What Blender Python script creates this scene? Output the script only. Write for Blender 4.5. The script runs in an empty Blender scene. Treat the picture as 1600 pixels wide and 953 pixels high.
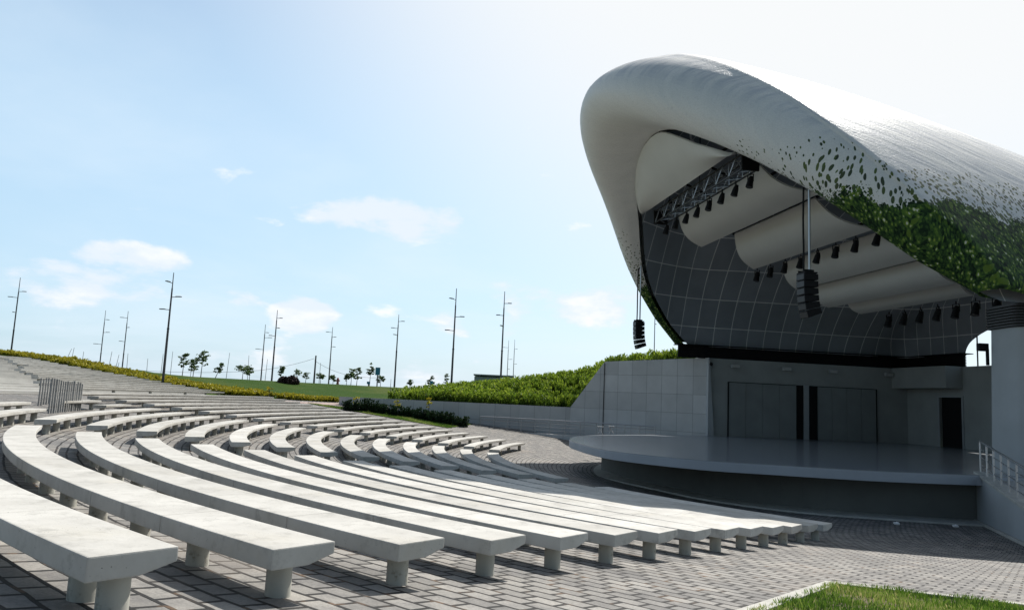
import bpy, bmesh, math, random
import numpy as np
from mathutils import Vector, Matrix
R_ = math.radians
sc = bpy.context.scene
col = sc.collection

# ------------------------------------------------------------------ camera
HC = 2.922
PITCH, ROLL, FPX = 0.12308, -0.04489, 1184.0
fw = np.array([0, math.cos(PITCH), math.sin(PITCH)])
rt0 = np.array([1.0, 0, 0]); up0 = np.array([0, -math.sin(PITCH), math.cos(PITCH)])
rt = rt0 * math.cos(ROLL) - up0 * math.sin(ROLL)
up = rt0 * math.sin(ROLL) + up0 * math.cos(ROLL)
cd = bpy.data.cameras.new('camera'); cam = bpy.data.objects.new('camera', cd); col.objects.link(cam)
cd.sensor_width = 36; cd.lens = 36 * FPX / 1600; cd.clip_end = 6000; cd.clip_start = 0.1
cam.matrix_world = Matrix([[rt[0], up[0], -fw[0], 0], [rt[1], up[1], -fw[1], 0], [rt[2], up[2], -fw[2], HC], [0, 0, 0, 1]])
sc.camera = cam

# ------------------------------------------------------------------ light
SUN_AZ, SUN_EL = R_(58), R_(47)          # azimuth counter-clockwise from +x
sd = Vector((math.cos(SUN_AZ) * math.cos(SUN_EL), math.sin(SUN_AZ) * math.cos(SUN_EL), math.sin(SUN_EL)))
sl = bpy.data.lights.new('sun', 'SUN'); sl.energy = 5.0; sl.angle = R_(0.5); sl.color = (1, .955, .89)
so = bpy.data.objects.new('sun', sl); col.objects.link(so)
so.rotation_euler = (-sd).to_track_quat('-Z', 'Y').to_euler(); so.location = (60, 60, 80)
sc.cycles.caustics_reflective = False; sc.cycles.caustics_refractive = False
sc.view_settings.view_transform = 'Standard'; sc.view_settings.look = 'None'
sc.view_settings.exposure = 0.2; sc.view_settings.gamma = 1; sc.view_settings.use_curve_mapping = False
w = bpy.data.worlds.new('World'); sc.world = w; w.use_nodes = True
nt = w.node_tree; nt.nodes.clear()
def N(nt, t, **k):
    n = nt.nodes.new(t)
    for a, b in k.items():
        if a == 'inp':
            for i, v in b.items(): n.inputs[i].default_value = v
        else: setattr(n, a, b)
    return n
def math_(nt, op, a, b=None, c=None, clamp=False):
    n = nt.nodes.new('ShaderNodeMath'); n.operation = op; n.use_clamp = clamp
    for i, v in enumerate((a, b, c)):
        if v is None: continue
        if isinstance(v, (int, float)): n.inputs[i].default_value = v
        else: nt.links.new(v, n.inputs[i])
    return n.outputs[0]
def maprange(nt, v, a, b, c, d, smooth=True):
    n = nt.nodes.new('ShaderNodeMapRange')
    n.interpolation_type = 'SMOOTHSTEP' if smooth else 'LINEAR'
    nt.links.new(v, n.inputs[0])
    for i, x in zip((1, 2, 3, 4), (a, b, c, d)): n.inputs[i].default_value = x
    return n.outputs[0]
def mixc(nt, fac, a, b, mode='MIX'):
    n = nt.nodes.new('ShaderNodeMix'); n.data_type = 'RGBA'; n.blend_type = mode
    for s, v in ((n.inputs[0], fac), (n.inputs[6], a), (n.inputs[7], b)):
        if isinstance(v, (int, float)): s.default_value = v
        elif isinstance(v, tuple): s.default_value = (*v, 1) if len(v) == 3 else v
        else: nt.links.new(v, s)
    return n.outputs[2]
L = nt.links.new
sky = N(nt, 'ShaderNodeTexSky', sky_type='NISHITA'); sky.sun_disc = False
sky.sun_elevation = SUN_EL; sky.sun_rotation = math.pi / 2 - SUN_AZ; sky.air_density = 1.0; sky.dust_density = 1.6; sky.ozone_density = 1.6
tc = N(nt, 'ShaderNodeTexCoord')
sep = N(nt, 'ShaderNodeSeparateXYZ'); L(tc.outputs['Generated'], sep.inputs[0])
# flattened cloud coordinates
zz = math_(nt, 'ADD', sep.outputs[2], 0.12)
px_ = math_(nt, 'DIVIDE', sep.outputs[0], zz); py_ = math_(nt, 'DIVIDE', sep.outputs[1], zz)
cmb = N(nt, 'ShaderNodeCombineXYZ'); L(px_, cmb.inputs[0]); L(py_, cmb.inputs[1])
n1 = N(nt, 'ShaderNodeTexNoise', inp={'Scale': 0.55, 'Detail': 9, 'Roughness': .55, 'Distortion': .25}); L(cmb.outputs[0], n1.inputs['Vector'])
mp = N(nt, 'ShaderNodeMapping'); L(tc.outputs['Generated'], mp.inputs[0]); mp.inputs['Scale'].default_value = (1, 1, 2.4); mp.inputs['Location'].default_value = (3.1, .4, .35)
n2 = N(nt, 'ShaderNodeTexNoise', inp={'Scale': 8.0, 'Detail': 10, 'Roughness': .56, 'Distortion': .15}); L(mp.outputs[0], n2.inputs['Vector'])
front = maprange(nt, sep.outputs[1], -.15, .35, 0, 1)
veil = math_(nt, 'MULTIPLY', maprange(nt, n1.outputs[0], .36, .76, .02, .55), front)
azm = math_(nt, 'ARCTAN2', sep.outputs[0], sep.outputs[1])
def blob(a0, e0, wa, we):
    q1 = math_(nt, 'POWER', math_(nt, 'ABSOLUTE', math_(nt, 'DIVIDE', math_(nt, 'SUBTRACT', azm, a0), wa)), 2.0)
    q2 = math_(nt, 'POWER', math_(nt, 'ABSOLUTE', math_(nt, 'DIVIDE', math_(nt, 'SUBTRACT', sep.outputs[2], e0), we)), 2.0)
    return maprange(nt, math_(nt, 'ADD', q1, q2), 0, 1, 1, 0)
def pxdir(px, py):
    v = fw + rt * (px - 800) / FPX - up * (py - 476.5) / FPX; v = v / np.linalg.norm(v); return math.atan2(v[0], v[1]), v[2]
bl = None
for (px, py, wa, we, amp) in ((600, 338, .135, .040, 1.25), (185, 425, .13, .050, .85), (475, 488, .055, .036, 1.0), (60, 445, .14, .04, .5), (900, 470, .25, .05, .5), (760, 505, .12, .03, .5), (330, 462, .10, .02, .65)):
    a0, e0 = pxdir(px, py); b_ = math_(nt, 'MULTIPLY', blob(a0, e0, wa, we), amp); bl = b_ if bl is None else math_(nt, 'MAXIMUM', bl, b_)
bl = math_(nt, 'MAXIMUM', bl, maprange(nt, sep.outputs[2], .0, .13, .42, 0))
puff = maprange(nt, math_(nt, 'ADD', bl, math_(nt, 'MULTIPLY', math_(nt, 'SUBTRACT', n2.outputs[0], .5), 3.3)), .46, .92, 0, .95)
puff = math_(nt, 'MULTIPLY', puff, maprange(nt, sep.outputs[2], .36, .46, 1, 0))
dt = N(nt, 'ShaderNodeVectorMath', operation='DOT_PRODUCT'); L(tc.outputs['Generated'], dt.inputs[0]); dt.inputs[1].default_value = sd
glare = maprange(nt, dt.outputs['Value'], .60, .93, 0, 1)
f1 = math_(nt, 'MAXIMUM', veil, glare)
cloudc = mixc(nt, glare, (6.3, 7.1, 7.8), (6.95, 7.1, 7.2))
lowt = maprange(nt, sep.outputs[2], .25, .75, .62, 0)
skyb = mixc(nt, lowt, sky.outputs[0], (4.7, 6.7, 8.2))
skyc = mixc(nt, f1, skyb, cloudc)
shade_n = maprange(nt, n2.outputs[0], .55, .72, 1, 0)
skyc = mixc(nt, puff, skyc, mixc(nt, shade_n, (7.6, 7.7, 7.8), (6.2, 6.8, 7.5)))
behind = math_(nt, 'MULTIPLY', maprange(nt, sep.outputs[1], -.5, .25, .55, 1), maprange(nt, sep.outputs[2], .55, .95, 1, .75))  # unseen sky behind the camera and overhead dimmed to lower fill light
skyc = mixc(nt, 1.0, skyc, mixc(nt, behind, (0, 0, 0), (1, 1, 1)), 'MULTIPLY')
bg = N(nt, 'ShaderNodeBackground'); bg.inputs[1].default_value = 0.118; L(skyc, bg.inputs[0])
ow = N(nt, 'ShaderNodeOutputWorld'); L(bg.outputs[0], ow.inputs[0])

# ------------------------------------------------------------------ measured frame
C = np.array([25.046, 36.455])                 # centre of the seating circles
R14 = 25.367                                   # inner radius of the row nearest the stage
ROW = 1.25; BW = 0.527; SEAT = 0.406
SL, SQ = 0.0918, 0.0190
TH = [4.0837, 3.5198, 3.4631, 3.2810, 3.2598, 2.6527]
KK = [-2.587, 3.124, 2.481, -2.370, -3.580, 2.990]
TH = [R_(233.9781), R_(201.6690), R_(198.4238), R_(187.9859), R_(186.7781), R_(151.9892)]
def end_az(line, i): return TH[line] + KK[line] / (20.293 + 14 - i)
def cone(R):
    dr = (R - R14 - .26) / ROW
    if dr < 0: return max(SL * dr * ROW, -.5)
    return (SL * dr + SQ * dr * dr / 100) * ROW
def smooth(a, b, x):
    t = min(1, max(0, (x - a) / (b - a))); return t * t * (3 - 2 * t)
AISLE0, UP0 = 46.4, 50.0
def T(x, y):
    dx, dy = x - C[0], y - C[1]
    R = math.hypot(dx, dy); az = math.degrees(math.atan2(dy, dx)) % 360
    if R < AISLE0: z = cone(R)
    elif R < UP0: z = cone(AISLE0) + .02 * (R - AISLE0)
    else: z = cone(AISLE0) + .07 + (.1 + .022 * (1 - smooth(150, 158, az))) * (R - UP0)
    cap = 3.68 + 1.35 * smooth(148, 157, az)
    if az > 215: cap = 1.9
    elif az > 200: cap = 4.55 - 2.6 * (az - 200) / 15
    z = min(z, cap)
    fall = smooth(84, 112, R)
    return z * (1 - fall) + 0.6 * fall
def ray(px, py): return fw + rt * (px - 800) / FPX - up * (py - 476.5) / FPX
def on_z(px, py, z): v = ray(px, py); t = (z - HC) / v[2]; return v[0] * t, v[1] * t
def at_depth(px, py, d): v = ray(px, py) * d; return v[0], v[1], v[2] + HC
def hit(px, py, dz=0):
    v = ray(px, py); t = 1.0
    while t < 300:
        if v[2] * t + HC < T(v[0] * t, v[1] * t) + dz: return v[0] * t, v[1] * t
        t += .03
    return v[0] * t, v[1] * t
def polar(R, az): return C[0] + R * math.cos(az), C[1] + R * math.sin(az)
# stage frame: U towards the audience, V towards the far side
O = np.array([15.2, 38.0]); ua = R_(189.5)
U = np.array([math.cos(ua), math.sin(ua)]); V = np.array([U[1], -U[0]])
def W(u, v, z): return Vector((O[0] + u * U[0] + v * V[0], O[1] + u * U[1] + v * V[1], z))

# ------------------------------------------------------------------ materials
def mat(name, base=(.5, .5, .5), rough=.8, metal=0, spec=.5, noise=None, bump=None, noise2=None):
    """noise=(scale,amount) mottles the base; bump=(scale,strength,distance)"""
    m = bpy.data.materials.new(name); m.use_nodes = True; t = m.node_tree
    b = t.nodes['Principled BSDF']
    b.inputs['Roughness'].default_value = rough; b.inputs['Metallic'].default_value = metal
    b.inputs['Specular IOR Level'].default_value = spec
    b.inputs['Base Color'].default_value = (*base, 1)
    tcn = N(t, 'ShaderNodeTexCoord')
    if noise:
        n = N(t, 'ShaderNodeTexNoise', inp={'Scale': noise[0], 'Detail': 8, 'Roughness': .6}); t.links.new(tcn.outputs['Object'], n.inputs['Vector'])
        k = maprange(t, n.outputs[0], .3, .7, 1 - noise[1], 1 + noise[1], False)
        v = N(t, 'ShaderNodeVectorMath', operation='SCALE'); v.inputs[0].default_value = base; t.links.new(k, v.inputs['Scale'])
        out = v.outputs[0]
        if noise2:
            n = N(t, 'ShaderNodeTexNoise', inp={'Scale': noise2[0], 'Detail': 6, 'Roughness': .7}); t.links.new(tcn.outputs['Object'], n.inputs['Vector'])
            out = mixc(t, maprange(t, n.outputs[0], noise2[2], noise2[3], 0, 1), out, noise2[1])
        t.links.new(out, b.inputs['Base Color'])
    if bump:
        n = N(t, 'ShaderNodeTexNoise', inp={'Scale': bump[0], 'Detail': 6, 'Roughness': .65}); t.links.new(tcn.outputs['Object'], n.inputs['Vector'])
        bp = N(t, 'ShaderNodeBump', inp={'Strength': bump[1], 'Distance': bump[2]}); t.links.new(n.outputs[0], bp.inputs['Height']); t.links.new(bp.outputs[0], b.inputs['Normal'])
    return m
M = {}
M['steel'] = mat('steel', (.45, .46, .47), .35, .9)
M['black'] = mat('black_metal', (.010, .010, .011), .7, .0, .2)
M['darkmetal'] = mat('dark_metal', (.035, .035, .037), .5, .4)
M['polemetal'] = mat('pole_metal', (.06, .06, .065), .45, .5)
M['stake'] = mat('stake', (.22, .21, .19), .8)
M['plaster'] = mat('dark_plaster', (.34, .355, .345), .85, noise=(.6, .12), bump=(30, .1, .01))
M['plaster_l'] = mat('grey_plaster', (.36, .38, .39), .85, noise=(.5, .10), bump=(30, .1, .01))
M['door'] = mat('stage_door', (.25, .268, .265), .6, noise=(.9, .1))
M['reflector'] = mat('acoustic_panel', (.58, .575, .545), .6, noise=(.35, .05))
M['concrete_edge'] = mat('kerb_concrete', (.42, .41, .37), .85, noise=(3, .18), bump=(40, .3, .01))
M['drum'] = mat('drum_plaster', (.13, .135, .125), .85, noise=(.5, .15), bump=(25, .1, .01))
M['slat'] = mat('weathered_slat', (.33, .325, .31), .8, noise=(6, .25))
M['bark'] = mat('bark', (.10, .085, .07), .9, noise=(8, .3))
M['soil'] = mat('soil', (.13, .09, .065), .95, noise=(4, .3))
M['pinkpath'] = mat('pink_path', (.36, .27, .24), .9, noise=(2, .15))
M['roofpaving'] = mat('pale_concrete_ramp', (.42, .415, .39), .85, noise=(.55, .16), noise2=(.35, (.27, .265, .25), .56, .70), bump=(12, .3, .02))
M['blue'] = mat('blue_sign', (.03, .22, .34), .6)
M['bluepaint'] = mat('blue_paint', (.02, .2, .6), .5)
M['wire'] = mat('wire', (.1, .1, .11), .7)
M['shed'] = mat('grey_building', (.30, .32, .33), .8, noise=(.5, .1))
M['sheddark'] = mat('grey_building_dark', (.10, .11, .12), .7)
M['lamp'] = mat('lamp_glass', (.45, .45, .43), .3)
M['paper'] = mat('white_scrap', (.75, .75, .73), .8)
M['red'] = mat('red_cloth', (.35, .03, .02), .8)
M['maroon'] = mat('maroon_leaf', (.045, .022, .02), .8, noise=(6, .4))

def leafmat(name, cols, rough=.55, transl=.25):
    m = bpy.data.materials.new(name); m.use_nodes = True; t = m.node_tree; b = t.nodes['Principled BSDF']
    at = N(t, 'ShaderNodeAttribute', attribute_name='tint')
    cr = N(t, 'ShaderNodeValToRGB'); e = cr.color_ramp.elements
    while len(e) < len(cols): e.new(.5)
    for i, c in enumerate(cols): e[i].position = i / (len(cols) - 1); e[i].color = (*c, 1)
    t.links.new(at.outputs['Fac'], cr.inputs[0]); t.links.new(cr.outputs[0], b.inputs['Base Color'])
    b.inputs['Roughness'].default_value = rough; b.inputs['Specular IOR Level'].default_value = .3
    tr = N(t, 'ShaderNodeBsdfTranslucent'); t.links.new(cr.outputs[0], tr.inputs[0])
    mx = N(t, 'ShaderNodeMixShader'); mx.inputs[0].default_value = transl
    t.links.new(b.outputs[0], mx.inputs[1]); t.links.new(tr.outputs[0], mx.inputs[2])
    t.links.new(mx.outputs[0], t.nodes['Material Output'].inputs[0])
    return m
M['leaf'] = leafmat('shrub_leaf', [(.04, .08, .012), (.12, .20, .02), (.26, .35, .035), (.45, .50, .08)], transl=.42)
M['yleaf'] = leafmat('yellow_shrub_leaf', [(.08, .10, .012), (.24, .23, .02), (.42, .37, .03), (.55, .48, .06)], transl=.35)
M['dleaf'] = leafmat('dark_shrub_leaf', [(.008, .022, .008), (.018, .04, .014), (.03, .06, .02)])
M['tleaf'] = leafmat('tree_leaf', [(.05, .085, .035), (.08, .13, .045), (.13, .19, .07)], transl=.4)
M['blade'] = leafmat('grass_blade', [(.04, .09, .015), (.10, .20, .02), (.22, .32, .05), (.50, .46, .20)], transl=.4)

def ground_mat():
    m = bpy.data.materials.new('lawn'); m.use_nodes = True; t = m.node_tree; b = t.nodes['Principled BSDF']
    tcn = N(t, 'ShaderNodeTexCoord')
    n = N(t, 'ShaderNodeTexNoise', inp={'Scale': .12, 'Detail': 9, 'Roughness': .65}); t.links.new(tcn.outputs['Object'], n.inputs['Vector'])
    n2_ = N(t, 'ShaderNodeTexNoise', inp={'Scale': 5, 'Detail': 6, 'Roughness': .7}); t.links.new(tcn.outputs['Object'], n2_.inputs['Vector'])
    c = mixc(t, maprange(t, n.outputs[0], .42, .66, 0, 1), (.035, .070, .012), (.08, .10, .025))
    c = mixc(t, maprange(t, n2_.outputs[0], .35, .7, 0, .6), c, (.03, .07, .012))
    t.links.new(c, b.inputs['Base Color']); b.inputs['Roughness'].default_value = .95; b.inputs['Specular IOR Level'].default_value = .05
    bp = N(t, 'ShaderNodeBump', inp={'Strength': .8, 'Distance': .06}); t.links.new(n2_.outputs[0], bp.inputs['Height']); t.links.new(bp.outputs[0], b.inputs['Normal'])
    return m
M['lawn'] = ground_mat()

def paving_mat():
    m = bpy.data.materials.new('concentric_block_paving'); m.use_nodes = True; t = m.node_tree; b = t.nodes['Principled BSDF']
    uv = N(t, 'ShaderNodeUVMap', uv_map='UVMap')
    tcn = N(t, 'ShaderNodeTexCoord')
    nd = N(t, 'ShaderNodeTexNoise', inp={'Scale': 1.6, 'Detail': 3}); t.links.new(uv.outputs[0], nd.inputs['Vector'])
    sub = N(t, 'ShaderNodeVectorMath', operation='SUBTRACT'); t.links.new(nd.outputs['Color'], sub.inputs[0]); sub.inputs[1].default_value = (.5, .5, .5)
    scl = N(t, 'ShaderNodeVectorMath', operation='SCALE'); t.links.new(sub.outputs[0], scl.inputs[0]); scl.inputs['Scale'].default_value = .07
    add = N(t, 'ShaderNodeVectorMath', operation='ADD'); t.links.new(uv.outputs[0], add.inputs[0]); t.links.new(scl.outputs[0], add.inputs[1])
    def brick(c1, c2, mo, ms):
        br = N(t, 'ShaderNodeTexBrick', inp={'Scale': 1.0, 'Mortar Size': ms, 'Mortar Smooth': .3, 'Bias': -.1, 'Brick Width': .30, 'Row Height': .215})
        br.offset = .5; br.inputs['Color1'].default_value = (*c1, 1); br.inputs['Color2'].default_value = (*c2, 1); br.inputs['Mortar'].default_value = (*mo, 1)
        t.links.new(add.outputs[0], br.inputs['Vector']); return br
    br = brick((.28, .268, .25), (.16, .154, .147), (.010, .009, .008), .022)
    nb = N(t, 'ShaderNodeTexNoise', inp={'Scale': .35, 'Detail': 7, 'Roughness': .6}); t.links.new(tcn.outputs['Object'], nb.inputs['Vector'])
    ns = N(t, 'ShaderNodeTexNoise', inp={'Scale': 38, 'Detail': 6, 'Roughness': .7}); t.links.new(tcn.outputs['Object'], ns.inputs['Vector'])
    nm_ = N(t, 'ShaderNodeTexNoise', inp={'Scale': 2.6, 'Detail': 6, 'Roughness': .65}); t.links.new(tcn.outputs['Object'], nm_.inputs['Vector'])
    c = mixc(t, 1.0, br.outputs['Color'], mixc(t, maprange(t, ns.outputs[0], .3, .7, 0, 1), (.78, .78, .78), (1.18, 1.18, 1.18)), 'MULTIPLY')
    n9 = N(t, 'ShaderNodeTexNoise', inp={'Scale': 1.3, 'Detail': 8, 'Roughness': .7}); t.links.new(tcn.outputs['Object'], n9.inputs['Vector'])
    c = mixc(t, 1.0, c, mixc(t, maprange(t, n9.outputs[0], .36, .64, 0, 1), (.74, .74, .75), (1.16, 1.15, 1.12)), 'MULTIPLY')
    c = mixc(t, maprange(t, nb.outputs[0], .54, .70, 0, .3), c, (.31, .265, .22))
    # sandy dirt caught in the joints
    dirt = math_(t, 'MULTIPLY', br.outputs['Fac'], maprange(t, nm_.outputs[0], .54, .66, 0, .8))
    c = mixc(t, dirt, c, (.16, .095, .05))
    t.links.new(c, b.inputs['Base Color']); b.inputs['Roughness'].default_value = .78; b.inputs['Specular IOR Level'].default_value = .4
    hgt = math_(t, 'ADD', math_(t, 'MULTIPLY', br.outputs['Fac'], -1.0), math_(t, 'MULTIPLY', ns.outputs[0], .22))
    lum = N(t, 'ShaderNodeRGBToBW'); t.links.new(br.outputs['Color'], lum.inputs[0])
    hgt = math_(t, 'ADD', hgt, math_(t, 'MULTIPLY', nm_.outputs[0], .8)); hgt = math_(t, 'ADD', hgt, math_(t, 'MULTIPLY', lum.outputs[0], 2.5))
    bp = N(t, 'ShaderNodeBump', inp={'Strength': .9, 'Distance': .018}); t.links.new(hgt, bp.inputs['Height']); t.links.new(bp.outputs[0], b.inputs['Normal'])
    return m
M['paving'] = paving_mat()

def concrete_mat():
    m = bpy.data.materials.new('bench_concrete'); m.use_nodes = True; t = m.node_tree; b = t.nodes['Principled BSDF']
    tcn = N(t, 'ShaderNodeTexCoord')
    def nz(s, d=8, r=.6, src='Object'):
        n = N(t, 'ShaderNodeTexNoise', inp={'Scale': s, 'Detail': d, 'Roughness': r}); t.links.new(tcn.outputs[src], n.inputs['Vector']); return n.outputs[0]
    c = mixc(t, maprange(t, nz(1.1), .35, .68, 0, 1), (.585, .57, .53), (.46, .445, .41))
    c = mixc(t, maprange(t, nz(5.5, 8, .7), .52, .72, 0, .6), c, (.34, .33, .30))
    c = mixc(t, maprange(t, nz(.45), .58, .70, 0, .4), c, (.48, .44, .35))
    c = mixc(t, maprange(t, nz(2.3, 9, .75), .53, .66, 0, .55), c, (.31, .30, .275))
    oi = N(t, 'ShaderNodeObjectInfo'); c = mixc(t, 1.0, c, mixc(t, oi.outputs['Random'], (.88, .88, .87), (1.08, 1.08, 1.08)), 'MULTIPLY')
    vo = N(t, 'ShaderNodeTexVoronoi', inp={'Scale': 26.0}); t.links.new(tcn.outputs['Object'], vo.inputs['Vector'])
    pit = math_(t, 'MULTIPLY', maprange(t, vo.outputs['Distance'], .04, .12, 1, 0), maprange(t, nz(3.3), .48, .56, 0, 1))
    c = mixc(t, math_(t, 'MULTIPLY', pit, .75), c, (.09, .085, .08))
    t.links.new(c, b.inputs['Base Color']); b.inputs['Roughness'].default_value = .82; b.inputs['Specular IOR Level'].default_value = .35
    h = math_(t, 'SUBTRACT', math_(t, 'MULTIPLY', nz(9), .8), pit)
    bp = N(t, 'ShaderNodeBump', inp={'Strength': .6, 'Distance': .014}); t.links.new(h, bp.inputs['Height']); t.links.new(bp.outputs[0], b.inputs['Normal'])
    return m
M['concrete'] = concrete_mat()
M['leg'] = mat('leg_concrete', (.43, .42, .37), .8, noise=(2.5, .12), noise2=(7, (.24, .22, .17), .58, .75), bump=(30, .2, .008))

def panel_mat(name, base, joint, pw, ph, jw=.012, rough=.7, var=.10):
    """cladding panels laid out on the UVs (metres)"""
    m = bpy.data.materials.new(name); m.use_nodes = True; t = m.node_tree; b = t.nodes['Principled BSDF']
    uv = N(t, 'ShaderNodeUVMap', uv_map='UVMap'); tcn = N(t, 'ShaderNodeTexCoord')
    br = N(t, 'ShaderNodeTexBrick', inp={'Scale': 1.0, 'Mortar Size': jw, 'Mortar Smooth': .1, 'Brick Width': pw, 'Row Height': ph}); br.offset = 0
    br.inputs['Color1'].default_value = (*[x * (1 + var) for x in base], 1); br.inputs['Color2'].default_value = (*[x * (1 - var) for x in base], 1); br.inputs['Mortar'].default_value = (*joint, 1)
    t.links.new(uv.outputs[0], br.inputs['Vector'])
    n = N(t, 'ShaderNodeTexNoise', inp={'Scale': .8, 'Detail': 8, 'Roughness': .6}); t.links.new(tcn.outputs['Object'], n.inputs['Vector'])
    c = mixc(t, 1.0, br.outputs['Color'], mixc(t, n.outputs[0], (.8, .8, .8), (1.2, 1.2, 1.2)), 'MULTIPLY')
    t.links.new(c, b.inputs['Base Color']); b.inputs['Roughness'].default_value = rough
    bp = N(t, 'ShaderNodeBump', inp={'Strength': .5, 'Distance': .02}); bp.invert = True
    t.links.new(br.outputs['Fac'], bp.inputs['Height']); t.links.new(bp.outputs[0], b.inputs['Normal'])
    return m
M['panel'] = panel_mat('wall_cladding', (.46, .465, .46), (.20, .20, .20), 1.2, 1.25, .010)
M['ceil'] = panel_mat('inner_shell_panels', (.235, .26, .30), (.68, .69, .70), 1.2, 1.78, .026, .55, .10)

def stage_mat():
    m = mat('polished_stage_floor', (.27, .29, .31), .16, spec=.6, noise=(.8, .10))
    return m
M['stage'] = stage_mat()
M['stage'].node_tree.nodes['Principled BSDF'].inputs['Roughness'].default_value = .2
M['stage_rim'] = mat('stage_rim', (.36, .385, .42), .55, noise=(.8, .08))

def mosaic_mat():
    m = bpy.data.materials.new('white_tile_mosaic_with_leaves'); m.use_nodes = True; t = m.node_tree; b = t.nodes['Principled BSDF']
    uv = N(t, 'ShaderNodeUVMap', uv_map='UVMap'); geo = N(t, 'ShaderNodeNewGeometry'); tcn = N(t, 'ShaderNodeTexCoord')
    sp = N(t, 'ShaderNodeSeparateXYZ'); t.links.new(geo.outputs['Position'], sp.inputs[0]); z = sp.outputs[2]
    def nz(s, d=5, r=.55, vec=None):
        n = N(t, 'ShaderNodeTexNoise', inp={'Scale': s, 'Detail': d, 'Roughness': r}); t.links.new(vec or tcn.outputs['Object'], n.inputs['Vector']); return n
    # white mosaic
    white = mixc(t, nz(.35).outputs[0], (.64, .635, .61), (.75, .745, .73))
    vt = N(t, 'ShaderNodeTexVoronoi', feature='DISTANCE_TO_EDGE', inp={'Scale': 9.0}); t.links.new(geo.outputs['Position'], vt.inputs['Vector'])
    grout = maprange(t, vt.outputs['Distance'], .02, .07, 1, 0)
    white = mixc(t, math_(t, 'MULTIPLY', grout, .22), white, (.38, .38, .37))
    sn0 = N(t, 'ShaderNodeSeparateXYZ'); t.links.new(geo.outputs['True Normal'], sn0.inputs[0])
    mps = N(t, 'ShaderNodeMapping'); t.links.new(uv.outputs[0], mps.inputs[0]); mps.inputs['Scale'].default_value = (.35, 1.3, 1)
    streak = maprange(t, nz(1.6, 8, .65, mps.outputs[0]).outputs[0], .40, .62, 0, .9)
    white = mixc(t, math_(t, 'MULTIPLY', streak, maprange(t, sn0.outputs[2], .25, .7, .10, 1)), white, (.43, .46, .50))
    pos = geo.outputs['Position']
    def leaves(scale, warp, sx, seed):
        nw = nz(.35, 2, .5, pos)
        sb = N(t, 'ShaderNodeVectorMath', operation='SUBTRACT'); t.links.new(nw.outputs['Color'], sb.inputs[0]); sb.inputs[1].default_value = (.5, .5, .5)
        ss = N(t, 'ShaderNodeVectorMath', operation='SCALE'); t.links.new(sb.outputs[0], ss.inputs[0]); ss.inputs['Scale'].default_value = warp
        ad = N(t, 'ShaderNodeVectorMath', operation='ADD'); t.links.new(pos, ad.inputs[0]); t.links.new(ss.outputs[0], ad.inputs[1])
        mpn = N(t, 'ShaderNodeMapping'); t.links.new(ad.outputs[0], mpn.inputs[0])
        mpn.inputs['Rotation'].default_value = (.2, seed, .1); mpn.inputs['Scale'].default_value = (1, 1, sx)
        v = N(t, 'ShaderNodeTexVoronoi', inp={'Scale': scale, 'Randomness': .85}); t.links.new(mpn.outputs[0], v.inputs['Vector']); return v
    v1 = leaves(6.6, 1.2, .42, .7)
    nb = nz(.28, 4, .6).outputs[0]
    zb = math_(t, 'ADD', z, math_(t, 'MULTIPLY', math_(t, 'SUBTRACT', nb, .5), 4.2))
    rad = math_(t, 'MULTIPLY', maprange(t, zb, 10.4, 13.1, .44, .20, False), math_(t, 'LESS_THAN', zb, 13.0))
    sn = N(t, 'ShaderNodeSeparateXYZ'); t.links.new(geo.outputs['True Normal'], sn.inputs[0])
    upn = maprange(t, sn.outputs[2], .35, .75, 0, 1)
    rad = math_(t, 'MULTIPLY', rad, math_(t, 'LESS_THAN', math_(t, 'ADD', zb, math_(t, 'MULTIPLY', upn, 2.4)), 13.0))
    islf = math_(t, 'LESS_THAN', v1.outputs['Distance'], rad)
    sc1 = N(t, 'ShaderNodeSeparateColor'); t.links.new(v1.outputs['Color'], sc1.inputs[0])
    lc = mixc(t, sc1.outputs[0], (.035, .05, .03), (.09, .13, .035))
    c = mixc(t, islf, white, lc)
    # dense foliage mosaic below
    v2 = leaves(9.5, 1.0, .6, 1.2); v3 = leaves(15.0, 1.5, .7, -.6); v4 = leaves(4.2, 3.0, .5, .4)
    s2 = N(t, 'ShaderNodeSeparateColor'); t.links.new(v2.outputs['Color'], s2.inputs[0])
    s3 = N(t, 'ShaderNodeSeparateColor'); t.links.new(v3.outputs['Color'], s3.inputs[0])
    s4 = N(t, 'ShaderNodeSeparateColor'); t.links.new(v4.outputs['Color'], s4.inputs[0])
    cr = N(t, 'ShaderNodeValToRGB'); e = cr.color_ramp.elements
    pts = [(0, (.005, .012, .008)), (.20, (.018, .040, .018)), (.38, (.05, .10, .028)), (.54, (.11, .19, .035)), (.66, (.25, .30, .06)), (.76, (.55, .58, .48))]
    while len(e) < len(pts): e.new(.5)
    for i, (p, q) in enumerate(pts): e[i].position = p; e[i].color = (*q, 1)
    val = math_(t, 'ADD', math_(t, 'MULTIPLY', s2.outputs[0], .62), math_(t, 'MULTIPLY', s3.outputs[1], .40))
    val = math_(t, 'MULTIPLY', val, maprange(t, v2.outputs['Distance'], .1, .6, 1.0, .55))
    t.links.new(val, cr.inputs[0])
    big = math_(t, 'MULTIPLY', math_(t, 'LESS_THAN', v4.outputs['Distance'], .30), math_(t, 'GREATER_THAN', s4.outputs[0], .72))
    dens = mixc(t, big, cr.outputs[0], (.10, .16, .03))
    dm = math_(t, 'LESS_THAN', math_(t, 'ADD', math_(t, 'ADD', zb, math_(t, 'MULTIPLY', upn, .9)), math_(t, 'MULTIPLY', v3.outputs['Distance'], .6)), 10.75)
    c = mixc(t, dm, c, dens)
    t.links.new(c, b.inputs['Base Color'])
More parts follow.
